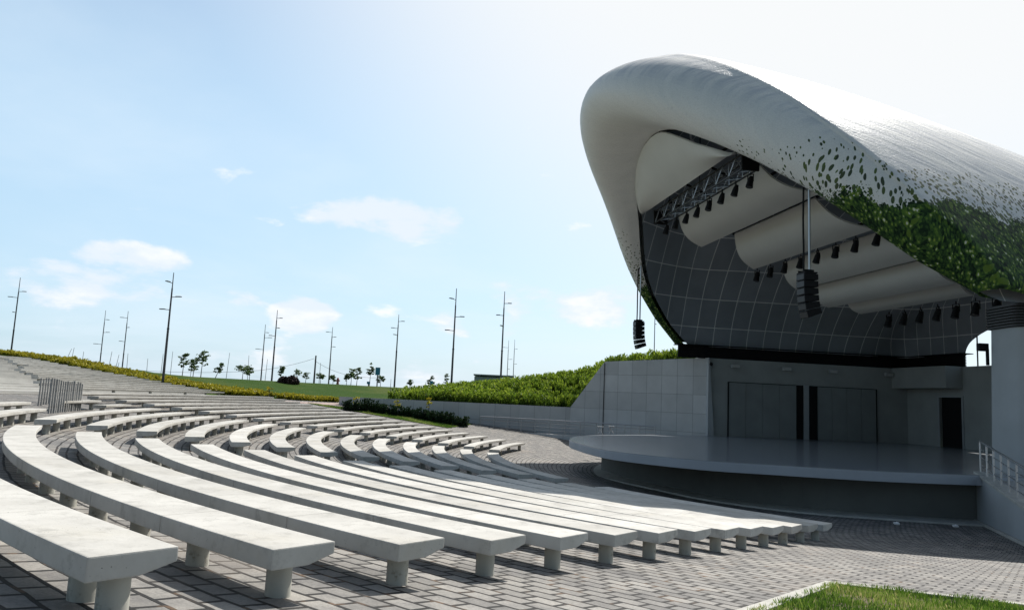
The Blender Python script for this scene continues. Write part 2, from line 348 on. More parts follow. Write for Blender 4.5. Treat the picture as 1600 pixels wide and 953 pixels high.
    t.links.new(mixc(t, dm, (.5, .5, .5), (.5, .5, .5)), b.inputs['Roughness']); t.links.new(mixc(t, dm, (.28, .28, .28), (.06, .06, .06)), b.inputs['Specular IOR Level'])
    mp2 = N(t, 'ShaderNodeMapping'); t.links.new(uv.outputs[0], mp2.inputs[0]); mp2.inputs['Scale'].default_value = (.5, 1.6, 1)
    h = math_(t, 'ADD', math_(t, 'MULTIPLY', nz(1.1, 9, .62, mp2.outputs[0]).outputs[0], 1.0), math_(t, 'MULTIPLY', grout, -.05))
    bp = N(t, 'ShaderNodeBump', inp={'Strength': .5, 'Distance': .09}); t.links.new(h, bp.inputs['Height']); t.links.new(bp.outputs[0], b.inputs['Normal'])
    return m
M['mosaic'] = mosaic_mat()

# ------------------------------------------------------------------ helpers
def tag(o, label=None, cat=None, group=None, kind=None):
    if label: o['label'] = label
    if cat: o['category'] = cat
    if group: o['group'] = group
    if kind: o['kind'] = kind
    return o
def empty(name, loc=(0, 0, 0), rz=0):
    o = bpy.data.objects.new(name, None); o.location = loc; o.rotation_euler = (0, 0, rz); col.objects.link(o); return o
class MB:
    def __init__(s): s.v = []; s.f = []; s.uv = []
    def box(s, c, size, rz=0, M4=None, rx=0, ry=0):
        x, y, z = [a / 2 for a in size]
        m = Matrix.Translation(c) @ Matrix.Rotation(rz, 4, 'Z') @ Matrix.Rotation(ry, 4, 'Y') @ Matrix.Rotation(rx, 4, 'X')
        if M4 is not None: m = M4 @ m
        b = len(s.v)
        for dx, dy, dz in ((-x, -y, -z), (x, -y, -z), (x, y, -z), (-x, y, -z), (-x, -y, z), (x, -y, z), (x, y, z), (-x, y, z)): s.v.append(tuple(m @ Vector((dx, dy, dz))))
        for f in ((0, 3, 2, 1), (4, 5, 6, 7), (0, 1, 5, 4), (1, 2, 6, 5), (2, 3, 7, 6), (3, 0, 4, 7)): s.f.append(tuple(b + i for i in f))
        return s
    def tube(s, p, q, r, r2=None, n=10, cap=True):
        p, q = Vector(p), Vector(q); d = (q - p).normalized(); r2 = r if r2 is None else r2
        a = d.orthogonal().normalized(); c = d.cross(a); b = len(s.v)
        for k in range(n):
            t = 2 * math.pi * k / n; o = a * math.cos(t) + c * math.sin(t)
            s.v.append(tuple(p + o * r)); s.v.append(tuple(q + o * r2))
        for k in range(n):
            i = b + 2 * k; j = b + 2 * ((k + 1) % n); s.f.append((i, j, j + 1, i + 1))
        if cap:
            s.f.append(tuple(b + 2 * k for k in range(n))[::-1]); s.f.append(tuple(b + 2 * k + 1 for k in range(n)))
        return s
    def prism(s, poly, z0, z1):
        b = len(s.v); n = len(poly)
        for i, p in enumerate(poly):
            a = z0[i] if isinstance(z0, (list, tuple)) else z0; c = z1[i] if isinstance(z1, (list, tuple)) else z1
            s.v.append((p[0], p[1], a)); s.v.append((p[0], p[1], c))
        for k in range(n):
            i = b + 2 * k; j = b + 2 * ((k + 1) % n); s.f.append((i, j, j + 1, i + 1))
        s.f.append(tuple(b + 2 * k for k in range(n))[::-1]); s.f.append(tuple(b + 2 * k + 1 for k in range(n)))
        return s
    def build(s, name, m, parent=None, smooth=False, bevel=0, origin=None, angle=30):
        me = bpy.data.meshes.new(name)
        vs = s.v
        if origin is not None: vs = [(a - origin[0], b - origin[1], c - origin[2]) for a, b, c in vs]
        me.from_pydata(vs, [], s.f); me.materials.append(m)
        bm = bmesh.new(); bm.from_mesh(me); bmesh.ops.recalc_face_normals(bm, faces=bm.faces)
        if bevel: bmesh.ops.bevel(bm, geom=[e for e in bm.edges if len(e.link_faces) == 2 and e.calc_face_angle(0) > .5], offset=bevel, segments=2, affect='EDGES', profile=.6)
        bm.to_mesh(me); bm.free()
        if smooth:
            for p in me.polygons: p.use_smooth = True
            try: me.set_sharp_from_angle(angle=R_(angle))
            except Exception: pass
        o = bpy.data.objects.new(name, me); col.objects.link(o)
        if origin is not None: o.location = origin
        if parent: o.parent = parent
        return o
def copy_tree(o, parent=None):
    c = o.copy(); col.objects.link(c); c.parent = parent
    for ch in [x for x in o.children]: copy_tree(ch, c)
    return c
def np_mesh(name, verts, faces, m, parent=None, smooth=False, uv=None, tint=None):
    me = bpy.data.meshes.new(name); verts = np.asarray(verts, np.float32); faces = np.asarray(faces, np.int32); k = faces.shape[1]
    me.vertices.add(len(verts)); me.vertices.foreach_set('co', verts.ravel())
    me.loops.add(faces.size); me.loops.foreach_set('vertex_index', faces.ravel())
    me.polygons.add(len(faces)); me.polygons.foreach_set('loop_start', np.arange(0, faces.size, k, dtype=np.int32))
    me.polygons.foreach_set('loop_total', np.full(len(faces), k, np.int32))
    me.polygons.foreach_set('use_smooth', np.full(len(faces), bool(smooth)))
    if uv is not None:
        l = me.uv_layers.new(name='UVMap'); l.data.foreach_set('uv', np.asarray(uv, np.float32)[faces.ravel()].ravel())
    if tint is not None:
        a = me.attributes.new('tint', 'FLOAT', 'POINT'); a.data.foreach_set('value', np.asarray(tint, np.float32))
    me.update(calc_edges=True); me.materials.append(m)
    o = bpy.data.objects.new(name, me); col.objects.link(o)
    if parent: o.parent = parent
    return o
rng = np.random.default_rng(7); random.seed(7)
def leaf_quads(cent, size, elong=1.8, upbias=.35, tint=None, dirs=None):
    """one pointed diamond per centre"""
    n = len(cent); cent = np.asarray(cent)
    a = rng.normal(size=(n, 3)); a[:, 2] = np.abs(a[:, 2]) * .6 + upbias
    if dirs is not None: a = a * .45 + dirs
    a /= np.linalg.norm(a, axis=1)[:, None]
    b = rng.normal(size=(n, 3)); b -= (b * a).sum(1)[:, None] * a; b /= np.linalg.norm(b, axis=1)[:, None]
    s = size * (rng.uniform(.6, 1.3, n))[:, None]
    P = np.stack([cent - a * s * elong * .5, cent + b * s * .5, cent + a * s * elong * .5, cent - b * s * .5], 1).reshape(-1, 3)
    F = np.arange(4 * n).reshape(-1, 4)
    tt = rng.random(n) if tint is None else tint
    return P, F, np.repeat(tt, 4)

# ------------------------------------------------------------------ ground
RS = list(np.arange(0, 22, 2.0)) + list(np.arange(22, 80, 1.0)) + list(np.arange(80, 121, 4.0))
AZ = np.arange(0, 361, 1.0)
def polar_sheet(name, Rs, Azs, dz, m, parent=None, uvscale=True, clip=None):
    vs, uv = [], []
    for R in Rs:
        for a in Azs:
            x, y = polar(R, R_(a)); vs.append((x, y, T(x, y) + dz)); uv.append((R_(a) * 34.0, R))
    na = len(Azs); fs = []
    for i in range(len(Rs) - 1):
        for j in range(na - 1):
            if clip and not clip((Rs[i] + Rs[i + 1]) / 2, (Azs[j] + Azs[j + 1]) / 2): continue
            fs.append((i * na + j, (i + 1) * na + j, (i + 1) * na + j + 1, i * na + j + 1))
    return np_mesh(name, vs, [f[::-1] for f in fs], m, parent, True, uv)
rings = RS + [200, 600, 2500]
g = polar_sheet('ground', rings, AZ, -.03, M['lawn']); tag(g, kind='structure')
pv = polar_sheet('paving', [r for r in RS if r <= 50], np.arange(120, 341, 1.0), .0, M['paving']); tag(pv, kind='structure')
# pale ramp / terrace at far left
rp_v, rp_f = [], []
az_l = np.arange(157, 209, 1.0); Rj = [50.0] + [50.37 + 1.22 * j for j in range(1, 23)]
prof_ = [(50.0, 49.9)]
for a_, b_ in zip(Rj[:-1], Rj[1:]): prof_ += [(a_ + .001, b_), (b_, b_)]
for (rr_, rz_) in prof_:
    for a_ in az_l:
        x_, y_ = polar(rr_, R_(a_)); xz, yz = polar(rz_, R_(a_)); rp_v.append((x_, y_, T(xz, yz) + .01))
na_ = len(az_l)
for i_ in range(len(prof_) - 1):
    for j_ in range(na_ - 1): rp_f.append((i_ * na_ + j_, i_ * na_ + j_ + 1, (i_ + 1) * na_ + j_ + 1, (i_ + 1) * na_ + j_))
rp = np_mesh('terrace_steps', rp_v, rp_f, M['roofpaving']); tag(rp, kind='structure')

def in_poly(x, y, poly):
    c = False; n = len(poly)
    for i in range(n):
        x1, y1 = poly[i]; x2, y2 = poly[(i + 1) % n]
        if (y1 > y) != (y2 > y) and x < (x2 - x1) * (y - y1) / (y2 - y1) + x1: c = not c
    return c
def patch(name, poly, step, dz, m):
    xs = [p[0] for p in poly]; ys = [p[1] for p in poly]
    idx, vs, fs = {}, [], []
    def vid(i, j):
        if (i, j) not in idx:
            x = min(xs) + i * step; y = min(ys) + j * step; idx[(i, j)] = len(vs); vs.append((x, y, T(x, y) + dz))
        return idx[(i, j)]
    for i in range(int((max(xs) - min(xs)) / step) + 1):
        for j in range(int((max(ys) - min(ys)) / step) + 1):
            if in_poly(min(xs) + (i + .5) * step, min(ys) + (j + .5) * step, poly): fs.append((vid(i, j), vid(i + 1, j), vid(i + 1, j + 1), vid(i, j + 1)))
    return np_mesh(name, vs, fs, m, None, True)
def blades(name, poly, n, h, m, dz=0.0, label=None, width=.008, lean=.45, patchy=False):
    xs = [p[0] for p in poly]; ys = [p[1] for p in poly]; P = []
    while len(P) < n:
        x = random.uniform(min(xs), max(xs)); y = random.uniform(min(ys), max(ys))
        if in_poly(x, y, poly) and (not patchy or math.sin(x * 3.1 + 2 * math.sin(y * 2.3)) * math.sin(y * 3.7 + x) > random.uniform(-1.2, .1) - .1): P.append((x, y, T(x, y) + dz))
    P = np.array(P); k = len(P)
    clump = .55 + .45 * np.sin(P[:, 0] * 7.1 + np.sin(P[:, 1] * 5.3) * 2) * np.sin(P[:, 1] * 8.3)
    a = rng.uniform(0, 2 * np.pi, k); d = np.stack([np.cos(a), np.sin(a), 0 * a], 1); b = np.stack([-np.sin(a), np.cos(a), 0 * a], 1)
    hh = (h * rng.uniform(.45, 1.2, k) * (.55 + .6 * clump))[:, None]; le = rng.uniform(.1, 1, k)[:, None] * lean
    up_ = np.array([0, 0, 1.0])
    p0 = P - b * width; p1 = P + b * width; p2 = P + up_ * hh * .6 + d * hh * le * .35 + b * width * .7; p3 = P + up_ * hh * (1 - .25 * le) + d * hh * le
    V_ = np.stack([p0, p1, p2, p3], 1).reshape(-1, 3); F = np.arange(4 * k).reshape(-1, 4)
    t_ = np.clip(rng.normal(.45, .25, k) + .22 * np.sin(P[:, 0] * 2.1 + P[:, 1] * 1.3), 0, 1)
    return np_mesh(name, V_, F, m, None, False, None, np.repeat(t_, 4))

# grass bed at the lower right, with its kerb
kc = hit(1290, 915); ka = hit(1180, 953); kb = hit(1599, 950)
da = np.array(ka) - np.array(kc); db = np.array(kb) - np.array(kc)
ka2 = np.array(kc) + da * 2.6; kb2 = np.array(kc) + db * 2.2
bed = [tuple(kc), tuple(ka2), tuple(ka2 + db * 2.2), tuple(kb2)]
ins = (da / np.linalg.norm(da) + db / np.linalg.norm(db)) * .12
bed_in = [tuple(np.array(p) + ins) for p in (bed[0],)] + [tuple(ka2 + ins), tuple(np.array(bed[2])), tuple(kb2 + ins)]
gb = patch('lawn_bed', bed_in, .12, .03, M['soil']); tag(gb, kind='structure')
tag(blades('grass', bed_in, 70000, .085, M['blade'], .03, width=.004, patchy=True), 'bright green short grass growing in the kerbed bed at the lower right', 'grass', kind='stuff')
def kerb(name, pts, wdt, h, label):
    mb = MB()
    for a, b in zip(pts[:-1], pts[1:]):
        a = np.array(a); b = np.array(b); L_ = np.linalg.norm(b - a); d = (b - a) / L_; n = np.array([-d[1], d[0]])
        k = max(1, int(L_ / 1.0))
        for i in range(k):
            s = a + d * (L_ * i / k + .004); e = a + d * (L_ * (i + 1) / k - .004)
            q = [s, e, e + n * wdt, s + n * wdt]
            zz_ = [T(*p) for p in q]
            mb.prism([tuple(p) for p in q], [z - .06 for z in zz_], [z + h for z in zz_])
    o = mb.build(name, M['concrete_edge'], bevel=.008); tag(o, kind='structure'); return o
kerb('kerb', [tuple(kb2), tuple(kc), tuple(ka2)][::1], .17, .065, '')

# ------------------------------------------------------------------ benches
def arc_slab(i, a0, a1, zs, Ri, seg=None, lod=0):
    """slab between azimuths a0>a1 at inner radius Ri; cast in short straight-ish pieces"""
    mb = MB(); mid = (Ri + BW / 2)
    Ln = abs(a0 - a1) * mid; k = max(1, round(Ln / 1.75)); gap = .0035 / mid
    prof = [(BW, 0), (BW, -.145), (BW * .42, -.145), (0, -.088), (0, 0)]   # outer top .. inner top
    ns = 4 if lod == 0 else 2
    for j in range(k):
        b0 = a0 + (a1 - a0) * j / k; b1 = a0 + (a1 - a0) * (j + 1) / k; sg = 1 if b1 > b0 else -1
        b0 += gap * sg; b1 -= gap * sg
        base = len(mb.v)
        for q in range(ns + 1):
            a = b0 + (b1 - b0) * q / ns
            for (dr, dz) in prof:
                x, y = polar(Ri + dr, a); mb.v.append((x, y, zs + dz))
        m_ = len(prof)
        for q in range(ns):
            for r in range(m_):
                r2 = (r + 1) % m_; mb.f.append((base + q * m_ + r, base + (q + 1) * m_ + r, base + (q + 1) * m_ + r2, base + q * m_ + r2))
        mb.f.append(tuple(base + r for r in range(m_))); mb.f.append(tuple(base + ns * m_ + r for r in range(m_))[::-1])
    return mb
leg_mesh = {}
def leg_me(h):
    k = round(h, 2)
    if k not in leg_mesh:
        mb = MB(); mb.tube((0, 0, 0), (0, 0, -k), .092, .094, n=24)
        o = mb.build('leg', M['leg'], smooth=True, angle=40); leg_mesh[k] = o.data; bpy.data.objects.remove(o)
    return leg_mesh[k]
def bench(i, a0, a1, label, group, zs=None, Ri=None, spacing=1.7, lod=0, legs=True, first=None):
    Ri = R14 + (14 - i) * ROW if Ri is None else Ri
    zs = SEAT + (SL * (14 - i) + SQ * (14 - i) ** 2 / 100) * ROW if zs is None else zs
    mid = Ri + BW / 2; am = (a0 + a1) / 2; x, y = polar(mid, am); base = (x, y, T(x, y))
    t = empty('concrete_bench', base); tag(t, label, 'bench', group)
    s = arc_slab(i, a0, a1, zs, Ri, lod=lod).build('seat_slab', M['concrete'], t, bevel=.011 if lod == 0 else 0, origin=base); s.location = (0, 0, 0)
    if legs:
        Ln = abs(a0 - a1) * mid; k = max(2, int(round((Ln - .6) / spacing)) + 1)
        for j in range(k):
            d = .30 + (Ln - .6) * j / (k - 1)
            if first and j < 2: d = first[j]
            a = a0 + (a1 - a0) * d / Ln
            lx, ly = polar(mid, a); top = zs - .12; gz = T(lx, ly) - .02; h = top - gz
            lo = bpy.data.objects.new('leg', leg_me(h)); col.objects.link(lo); lo.parent = t
            lo.location = (lx - base[0], ly - base[1], top - base[2]); lo.rotation_euler = (0, 0, random.random() * 6)
    return t
ordn = ['first', 'second', 'third', 'fourth', 'fifth', 'sixth', 'seventh', 'eighth', 'ninth', 'tenth', 'eleventh', 'twelfth', 'thirteenth', 'fourteenth', 'fifteenth', 'sixteenth', 'seventeenth', 'eighteenth', 'nineteenth', 'twentieth']
for i in range(1, 15):
    extra = 'largest, its blunt end at the lower left corner' if i == 1 else ordn[14 - i] + ' row counted outward from the stage'
    bench(i, end_az(0, i), end_az(1, i), 'long curved bench of the near block, ' + extra, 'benches of the near seating block', spacing=1.3, first=(.24, .68) if i == 1 else None)
for i in range(2, 15):
    bench(i, end_az(2, i), end_az(3, i), 'short curved concrete bench of the middle block, %s row counted outward from the stage' % ordn[14 - i], 'benches of the middle seating block', spacing=1.45)
def az_at(i, px):
    Ri = R14 + (14 - i) * ROW; zs = SEAT + (SL * (14 - i) + SQ * (14 - i) ** 2 / 100) * ROW
    for a in np.arange(160, 215, .1):
        x, y = polar(Ri, R_(a)); v = np.array([x, y, zs - HC]); d = v @ fw
        if 800 + FPX * (v @ rt) / d < px: return R_(a)
    return R_(205)
bench(1, az_at(1, 167), end_az(3, 1), 'short concrete bench just right of the slatted screen in the middle block', 'benches of the middle seating block', spacing=1.45)
bench(0, az_at(0, 100), end_az(3, 0), 'short concrete bench half hidden behind the slatted screen, its far end showing', 'benches of the middle seating block', spacing=1.45)
bench(1, R_(203.5), az_at(1, 74), 'weathered concrete bench at the left edge, left of the slatted screen', 'benches at the left edge', spacing=1.1)
bench(0, R_(203), az_at(0, 50), 'concrete bench at the left edge behind the first weathered bench', 'benches at the left edge', spacing=1.1)
for i in range(-2, 15):
    bench(i, end_az(4, i), end_az(5, i), 'straight looking concrete bench of the far block, %s row counted outward from the stage' % ordn[14 - i], 'benches of the far seating block', spacing=2.0, lod=1)
# upper tier behind the cross aisle
obs = [351.6, 331, 310, 290, 269, 252, 233.7, 215.3, 197.6, 178, 160, 142.7, 126.8, 107, 92, 78, 64, 50]
lim = [172, 171.5, 171, 169, 168.3, 167.5, 166.5, 165.7, 165, 164, 163, 162, 161.5, 161, 160.5, 160.2, 160, 159.8]
UPR0 = 50.37
for j in range(18):
    Ri = UPR0 + 1.22 * j
    x, y = polar(Ri, R_(158)); zs = T(x, y) + .40
    a_far = R_(157)
    for a in np.arange(150, 168, .05):
        x, y = polar(Ri, R_(a)); v = np.array([x, y, zs - HC]); d = v @ fw
        if 800 + FPX * (v @ rt) / d < obs[j]: a_far = R_(a); break
    bench(0, R_(lim[j] + random.uniform(-.4, .4)), a_far, 'long pale concrete bench of the upper tier beyond the cross aisle, %s row going up' % ordn[j], 'benches of the upper tier', zs=zs, Ri=Ri, spacing=3.2, lod=1)

# slatted screen among the benches at left
s0 = np.array(hit(76, 646)); s1 = np.array(hit(124, 641)); s2 = np.array(hit(60, 634)); s3 = np.array(hit(80, 630))
scr = empty('slatted_screen', (s0[0], s0[1], T(*s0))); tag(scr, 'grey slatted screen of upright posts standing among the benches at left', 'screen')
def slat_row(a, b, n, h0, h1, back):
    for k in range(n):
        t_ = k / (n - 1); p = a + (b - a) * t_; z = T(*p); h = h0 + (h1 - h0) * t_ + random.uniform(-.05, .05)
        wd = random.choice((.05, .06, .06, .09)) if not back else .06
        mb = MB(); mb.box((0, 0, h / 2 - .05), (wd, .05, h + .1), rz=random.uniform(-.25, .25))
        o = mb.build('slat', M['slat'], scr, bevel=.004); o.location = (p[0] - s0[0], p[1] - s0[1], z - T(*s0))
slat_row(s0, s1, 15, 1.32, 1.12, False); slat_row(s2, s3, 6, 1.12, 1.05, True)
mb = MB()
for a, b in ((s0, s1), (s2, s3)):
    for h in (.25, .85): mb.tube((a[0] - s0[0], a[1] - s0[1] + .04, T(*a) - T(*s0) + h), (b[0] - s0[0], b[1] - s0[1] + .04, T(*b) - T(*s0) + h), .014, n=6)
mb.build('rail', M['darkmetal'], scr)

# ------------------------------------------------------------------ stage platform
def spline(pts, n):
    P = np.array(pts, float); out = []
    for i in range(len(P) - 1):
        p0 = P[max(i - 1, 0)]; p1 = P[i]; p2 = P[i + 1]; p3 = P[min(i + 2, len(P) - 1)]
        for k in range(n):
            t_ = k / n; out.append(.5 * ((2 * p1) + (-p0 + p2) * t_ + (2 * p0 - 5 * p1 + 4 * p2 - p3) * t_ ** 2 + (-p0 + 3 * p1 - 3 * p2 + p3) * t_ ** 3))
    return np.array(out + [P[-1]])
ZS = 1.1
rim_px = [(1525, 741.8), (1450, 739), (1380, 736), (1307, 732), (1208.5, 726), (1110, 719.8), (1011, 710.6), (945.7, 702.4), (905, 692.5), (890, 686.5)]
rim = [on_z(x, y, ZS) for x, y in rim_px]
rim = spline(rim + [(3.6, 40.4), (4.35, 42.4), (5.8, 44.6), (8.5, 47.4), (11.2, 49.5), (13.1, 50.45)], 5)
stg = empty('stage_platform', (rim[:, 0].mean(), rim[:, 1].mean(), -.5)); tag(stg, 'round concrete stage with a grey polished top overhanging its dark base', 'stage')
def loc(o, root):
    o.parent = root; o.matrix_parent_inverse = Matrix.Translation(-root.location); return o
back = [tuple(W(-14.78, 12.58, 0)[:2]), tuple(W(-14.78, -12.58, 0)[:2]), tuple(W(0.6, -12.58, 0)[:2])]
poly = [tuple(p) for p in rim] + back
cen_ = np.array([14.0, 38.0])
top = MB().prism(poly, ZS - .03, ZS); loc(top.build('stage_floor', M['stage']), stg)
poly2 = [tuple(p + (p - cen_) / np.linalg.norm(p - cen_) * .02) for p in rim] + back
lip = MB().prism(poly2, ZS - .34, ZS - .028); loc(lip.build('stage_rim', M['stage_rim'], bevel=.015), stg)
dr_px = [(1524, 815), (1400, 807), (1254.5, 796), (1129.7, 779.6), (1057, 764.8), (978.6, 748.4), (950, 739)]
drum = spline([on_z(x, y, -.5) for x, y in dr_px] + [(5.0, 40.0), (6.2, 43.5), (8.6, 46.4), (12, 48.6)], 4)
dp = [tuple(p) for p in drum] + [tuple(W(-4, 12, 0)[:2]), tuple(W(-4, -12, 0)[:2])]
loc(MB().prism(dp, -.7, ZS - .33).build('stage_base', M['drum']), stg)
apn = [tuple(p + (p - np.array([17, 38.])) / np.linalg.norm(p - np.array([17, 38.])) * 1.15) for p in drum]
ap = MB().prism(apn + dp[-2:], -.7, -.44).build('paving_apron', M['concrete_edge'], bevel=.02); tag(ap, kind='structure')

# ------------------------------------------------------------------ stage house
hs = empty('stage_house', tuple(W(-7, 0, 1.1))); tag(hs, 'dark grey stage house walls with tall sliding doors behind the stage', 'building')
def wall_uv(name, a, b, z0, z1, th, m, root, za=None, zb=None):
    """vertical wall between plan points a,b (top may slope) with metre UVs on its faces"""
    a = np.array(a[:2]); b = np.array(b[:2]); L_ = np.linalg.norm(b - a); d = (b - a) / L_; n = np.array([-d[1], d[0]]) * th
    za = z1 if za is None else za; zb = z1 if zb is None else zb
    P = [(*a, z0), (*b, z0), (*b, zb), (*a, za)]; Q = [(x + n[0], y + n[1], z) for x, y, z in P]
    vs = P + Q; fs = [(0, 1, 2, 3), (5, 4, 7, 6), (3, 2, 6, 7), (1, 5, 6, 2), (4, 0, 3, 7), (0, 4, 5, 1)]
    uvs = [(0, z0), (L_, z0), (L_, zb), (0, za)] * 2
    return loc(np_mesh(name, vs, fs, m, None, False, uvs), root)
ZW = 6.2
# side wall facing the camera, v = 12.6
wall_uv('side_wall', W(0.0, 12.6, 0), W(-15.3, 12.6, 0), -.5, ZW, .4, M['plaster'], hs)
# rear wall u = -14.8 with a door opening left in it
def rwall(v0, v1, z0, z1, name='rear_wall'): return wall_uv(name, W(-14.8, v0, 0), W(-14.8, v1, 0), z0, z1, -.4 if False else .4, M['plaster'], hs)
mb = MB()
def rbox(mb, u0, u1, v0, v1, z0, z1):
    q = [W(u0, v0, 0), W(u1, v0, 0), W(u1, v1, 0), W(u0, v1, 0)]; mb.prism([tuple(p[:2]) for p in q], z0, z1)
rbox(mb, -15.2, -14.8, 12.6, 9.55, -.5, ZW); rbox(mb, -15.2, -14.8, 7.45, -12.6, -.5, ZW); rbox(mb, -15.2, -14.8, 9.55, 7.45, 4.3, ZW)
loc(mb.build('rear_wall', M['plaster']), hs)
mb = MB(); rbox(mb, -14.79, -13.6, 12.58, 7.45, 4.82, ZW + .003)
loc(mb.build('soffit_box', M['plaster']), hs)
mb = MB(); rbox(mb, -15.25, -15.0, 9.6, 7.4, 1.0, 4.4); loc(mb.build('door', M['black']), hs)
mb = MB(); rbox(mb, -14.8, -14.72, 9.6, 9.48, 1.1, 4.35); rbox(mb, -14.8, -14.72, 7.52, 7.4, 1.1, 4.35); rbox(mb, -14.8, -14.72, 9.48, 7.52, 4.27, 4.35); loc(mb.build('door_frame', M['plaster_l']), hs)
# near side wall (out of the frame, shades the stage)
mb = MB(); rbox(mb, -3.2, -14.8, -12.6, -13.0, -.5, ZW); loc(mb.build('side_wall', M['plaster']), hs)
# sloping cheek where the wing wall ends
mb = MB()
q_ = [(.02, ZW + .004), (-.06, ZW + .004), (-.42, ZS + .002), (.02, ZS + .002)]
for v_ in (12.6, 12.28):
    for (u_, z_) in q_: mb.v.append(tuple(W(u_, v_, z_)))
for f_ in ((0, 1, 2, 3), (7, 6, 5, 4), (0, 4, 5, 1), (1, 5, 6, 2), (2, 6, 7, 3), (3, 7, 4, 0)): mb.f.append(f_)
loc(mb.build('wall_cheek', M['plaster_l']), hs)
# sliding doors on side wall: tall panels, dark gaps
def sbox(mb, u0, u1, z0, z1, v0=12.6, v1=12.55): rbox(mb, u0, u1, v0, v1, z0, z1)
for n_, (u0, u1) in enumerate(((-1.55, -6.42), (-7.95, -12.35))):
    sd_ = empty('sliding_door', tuple(W((u0 + u1) / 2, 12.55, ZS))); loc(sd_, hs)
    k = 4
    for q in range(k):
        a = u0 + (u1 - u0) * q / k; b = u0 + (u1 - u0) * (q + 1) / k
        mb = MB(); sbox(mb, a - .012, b + .012, ZS + .02, 4.66, 12.6, 12.54 - .006 * (q % 2)); o = mb.build('door_panel', M['door'], bevel=.004); o.parent = sd_; o.matrix_parent_inverse = Matrix.Translation(-W((u0 + u1) / 2, 12.55, ZS))
    mb = MB(); sbox(mb, u0 + .06, u1 - .06, 4.66, 4.70, 12.6, 12.50); sbox(mb, u0 + .06, u0, ZS, 4.66, 12.6, 12.50); sbox(mb, u1, u1 - .06, ZS, 4.66, 12.6, 12.50)
    o = mb.build('door_frame', M['black']); o.parent = sd_; o.matrix_parent_inverse = Matrix.Translation(-W((u0 + u1) / 2, 12.55, ZS))
mb = MB(); sbox(mb, -6.50, -6.92, ZS + .01, 4.70, 12.6, 12.52); sbox(mb, -7.32, -7.90, ZS + .01, 4.70, 12.6, 12.52); loc(mb.build('dark_gap', M['black']), hs)
mb = MB(); sbox(mb, -6.94, -7.30, ZS, 4.72, 12.6, 12.46); loc(mb.build('door_post', M['plaster_l'], bevel=.01), hs)
for u in (-1.9, -5.6, -9.0, -13.2):
    mb = MB(); rbox(mb, u + .30, u - .30, 12.40, 12.22, 5.62, 5.86); rbox(mb, u + .05, u - .05, 12.6, 12.40, 5.70, 5.78)
    o = loc(mb.build('wall_lamp', M['plaster_l'], bevel=.02), hs)
    mb = MB(); rbox(mb, u + .25, u - .25, 12.215, 12.20, 5.65, 5.83); g_ = mb.build('lens', M['lamp']); g_.parent = o
mb = MB(); mb.tube(W(-.25, 12.6, 5.85), W(-.15, 12.25, 5.78), .10, .12, n=14); loc(mb.build('security_camera', M['black'], smooth=True), hs)
# dark louvre clerestory between wall and shell
LV = MB()
def louvre(mb, pts, z0, z1, n):
    for a, b in zip(pts[:-1], pts[1:]):
        a = Vector(a); b = Vector(b); d = (b - a); L_ = d.length; an = math.atan2(d.y, d.x); c = (a + b) / 2
        for k in range(n):
            z = z0 + (z1 - z0) * (k + .5) / n
            mb.box((c.x, c.y, z), (L_, .22, (z1 - z0) / n * .55), rz=an)
def pl(u, v): p = W(u, v, 0); return (p.x, p.y, 0)
ring = [pl(1.9, 12.9), pl(0.2, 12.72), pl(-5, 12.72), pl(-10, 12.72), pl(-14.92, 12.72), pl(-14.92, 10), pl(-14.92, 7.35)]
louvre(LV, ring, ZW, 6.98, 8)
loc(LV.build('louvre_band', M['black']), hs)
mb = MB()
for a, b in zip(ring[:-1], ring[1:]):
    a = Vector(a); b = Vector(b); d = b - a; n = Vector((d.y, -d.x, 0)).normalized() * -.02
    c = (a + b) / 2; mb.box((c.x, c.y, ZW + .39), (d.length + .05, .06, .84), rz=math.atan2(d.y, d.x)); mb.box((c.x, c.y, ZW + .82), (d.length + .4, .9, .05), rz=math.atan2(d.y, d.x))
loc(mb.build('louvre_backing', M['black']), hs)
# glazing mullions in the rear arch
mb = MB()
for v in (6.4, 5.2, 4.0, 2.6, 1.2): mb.tube(W(-15.0, v, ZW), W(-15.0, v, 9.6 if v < 5 else 8.4), .045, n=6)
loc(mb.build('rear_mullion', M['darkmetal']), hs)
mb = MB(); rbox(mb, -14.9, -14.5, 4.45, 4.15, 7.0, 7.5); loc(mb.build('rear_floodlight', M['black'], bevel=.02), hs)

# near front pier that carries the shell
cl = W(1.2, -12.9, 0)
pr = empty('shell_pier', (cl.x, cl.y, -.5)); tag(pr, 'smooth grey pier carrying the near foot of the white shell', 'pier')
cxp, cyp = 18.75, 26.6
def ell(rx, ry, n=56, p=6):
    o = []
    for k in range(n):
        a = 2 * math.pi * k / n; c_, s_ = math.cos(a), math.sin(a)
        o.append((abs(c_) ** (2 / p) * math.copysign(rx, c_), abs(s_) ** (2 / p) * math.copysign(ry, s_)))
    return o
mb = MB(); A = ell(1.55, 1.0); B = ell(1.40, .9); n = len(A); b0 = 0
for (x, y) in A: mb.v.append((cxp + x + .02, cyp + y, -.5))
for (x, y) in B: mb.v.append((cxp + x, cyp + y, 6.15))
for k in range(n): mb.f.append((k, (k + 1) % n, n + (k + 1) % n, n + k))
mb.f.append(tuple(range(n, 2 * n)))
loc(mb.build('pier_shaft', M['plaster_l'], smooth=True, angle=50), pr)
mb = MB()
for k in range(8):
    z = 6.18 + .1 * k; E_ = ell(1.52, 1.02)
    mb.prism([(cxp + x + .0, cyp + y) for x, y in E_], z, z + .055)
mb.prism([(cxp + x, cyp + y) for x, y in ell(1.40, .9)], 6.14, 6.99)
loc(mb.build('louvre_collar', M['darkmetal']), pr)
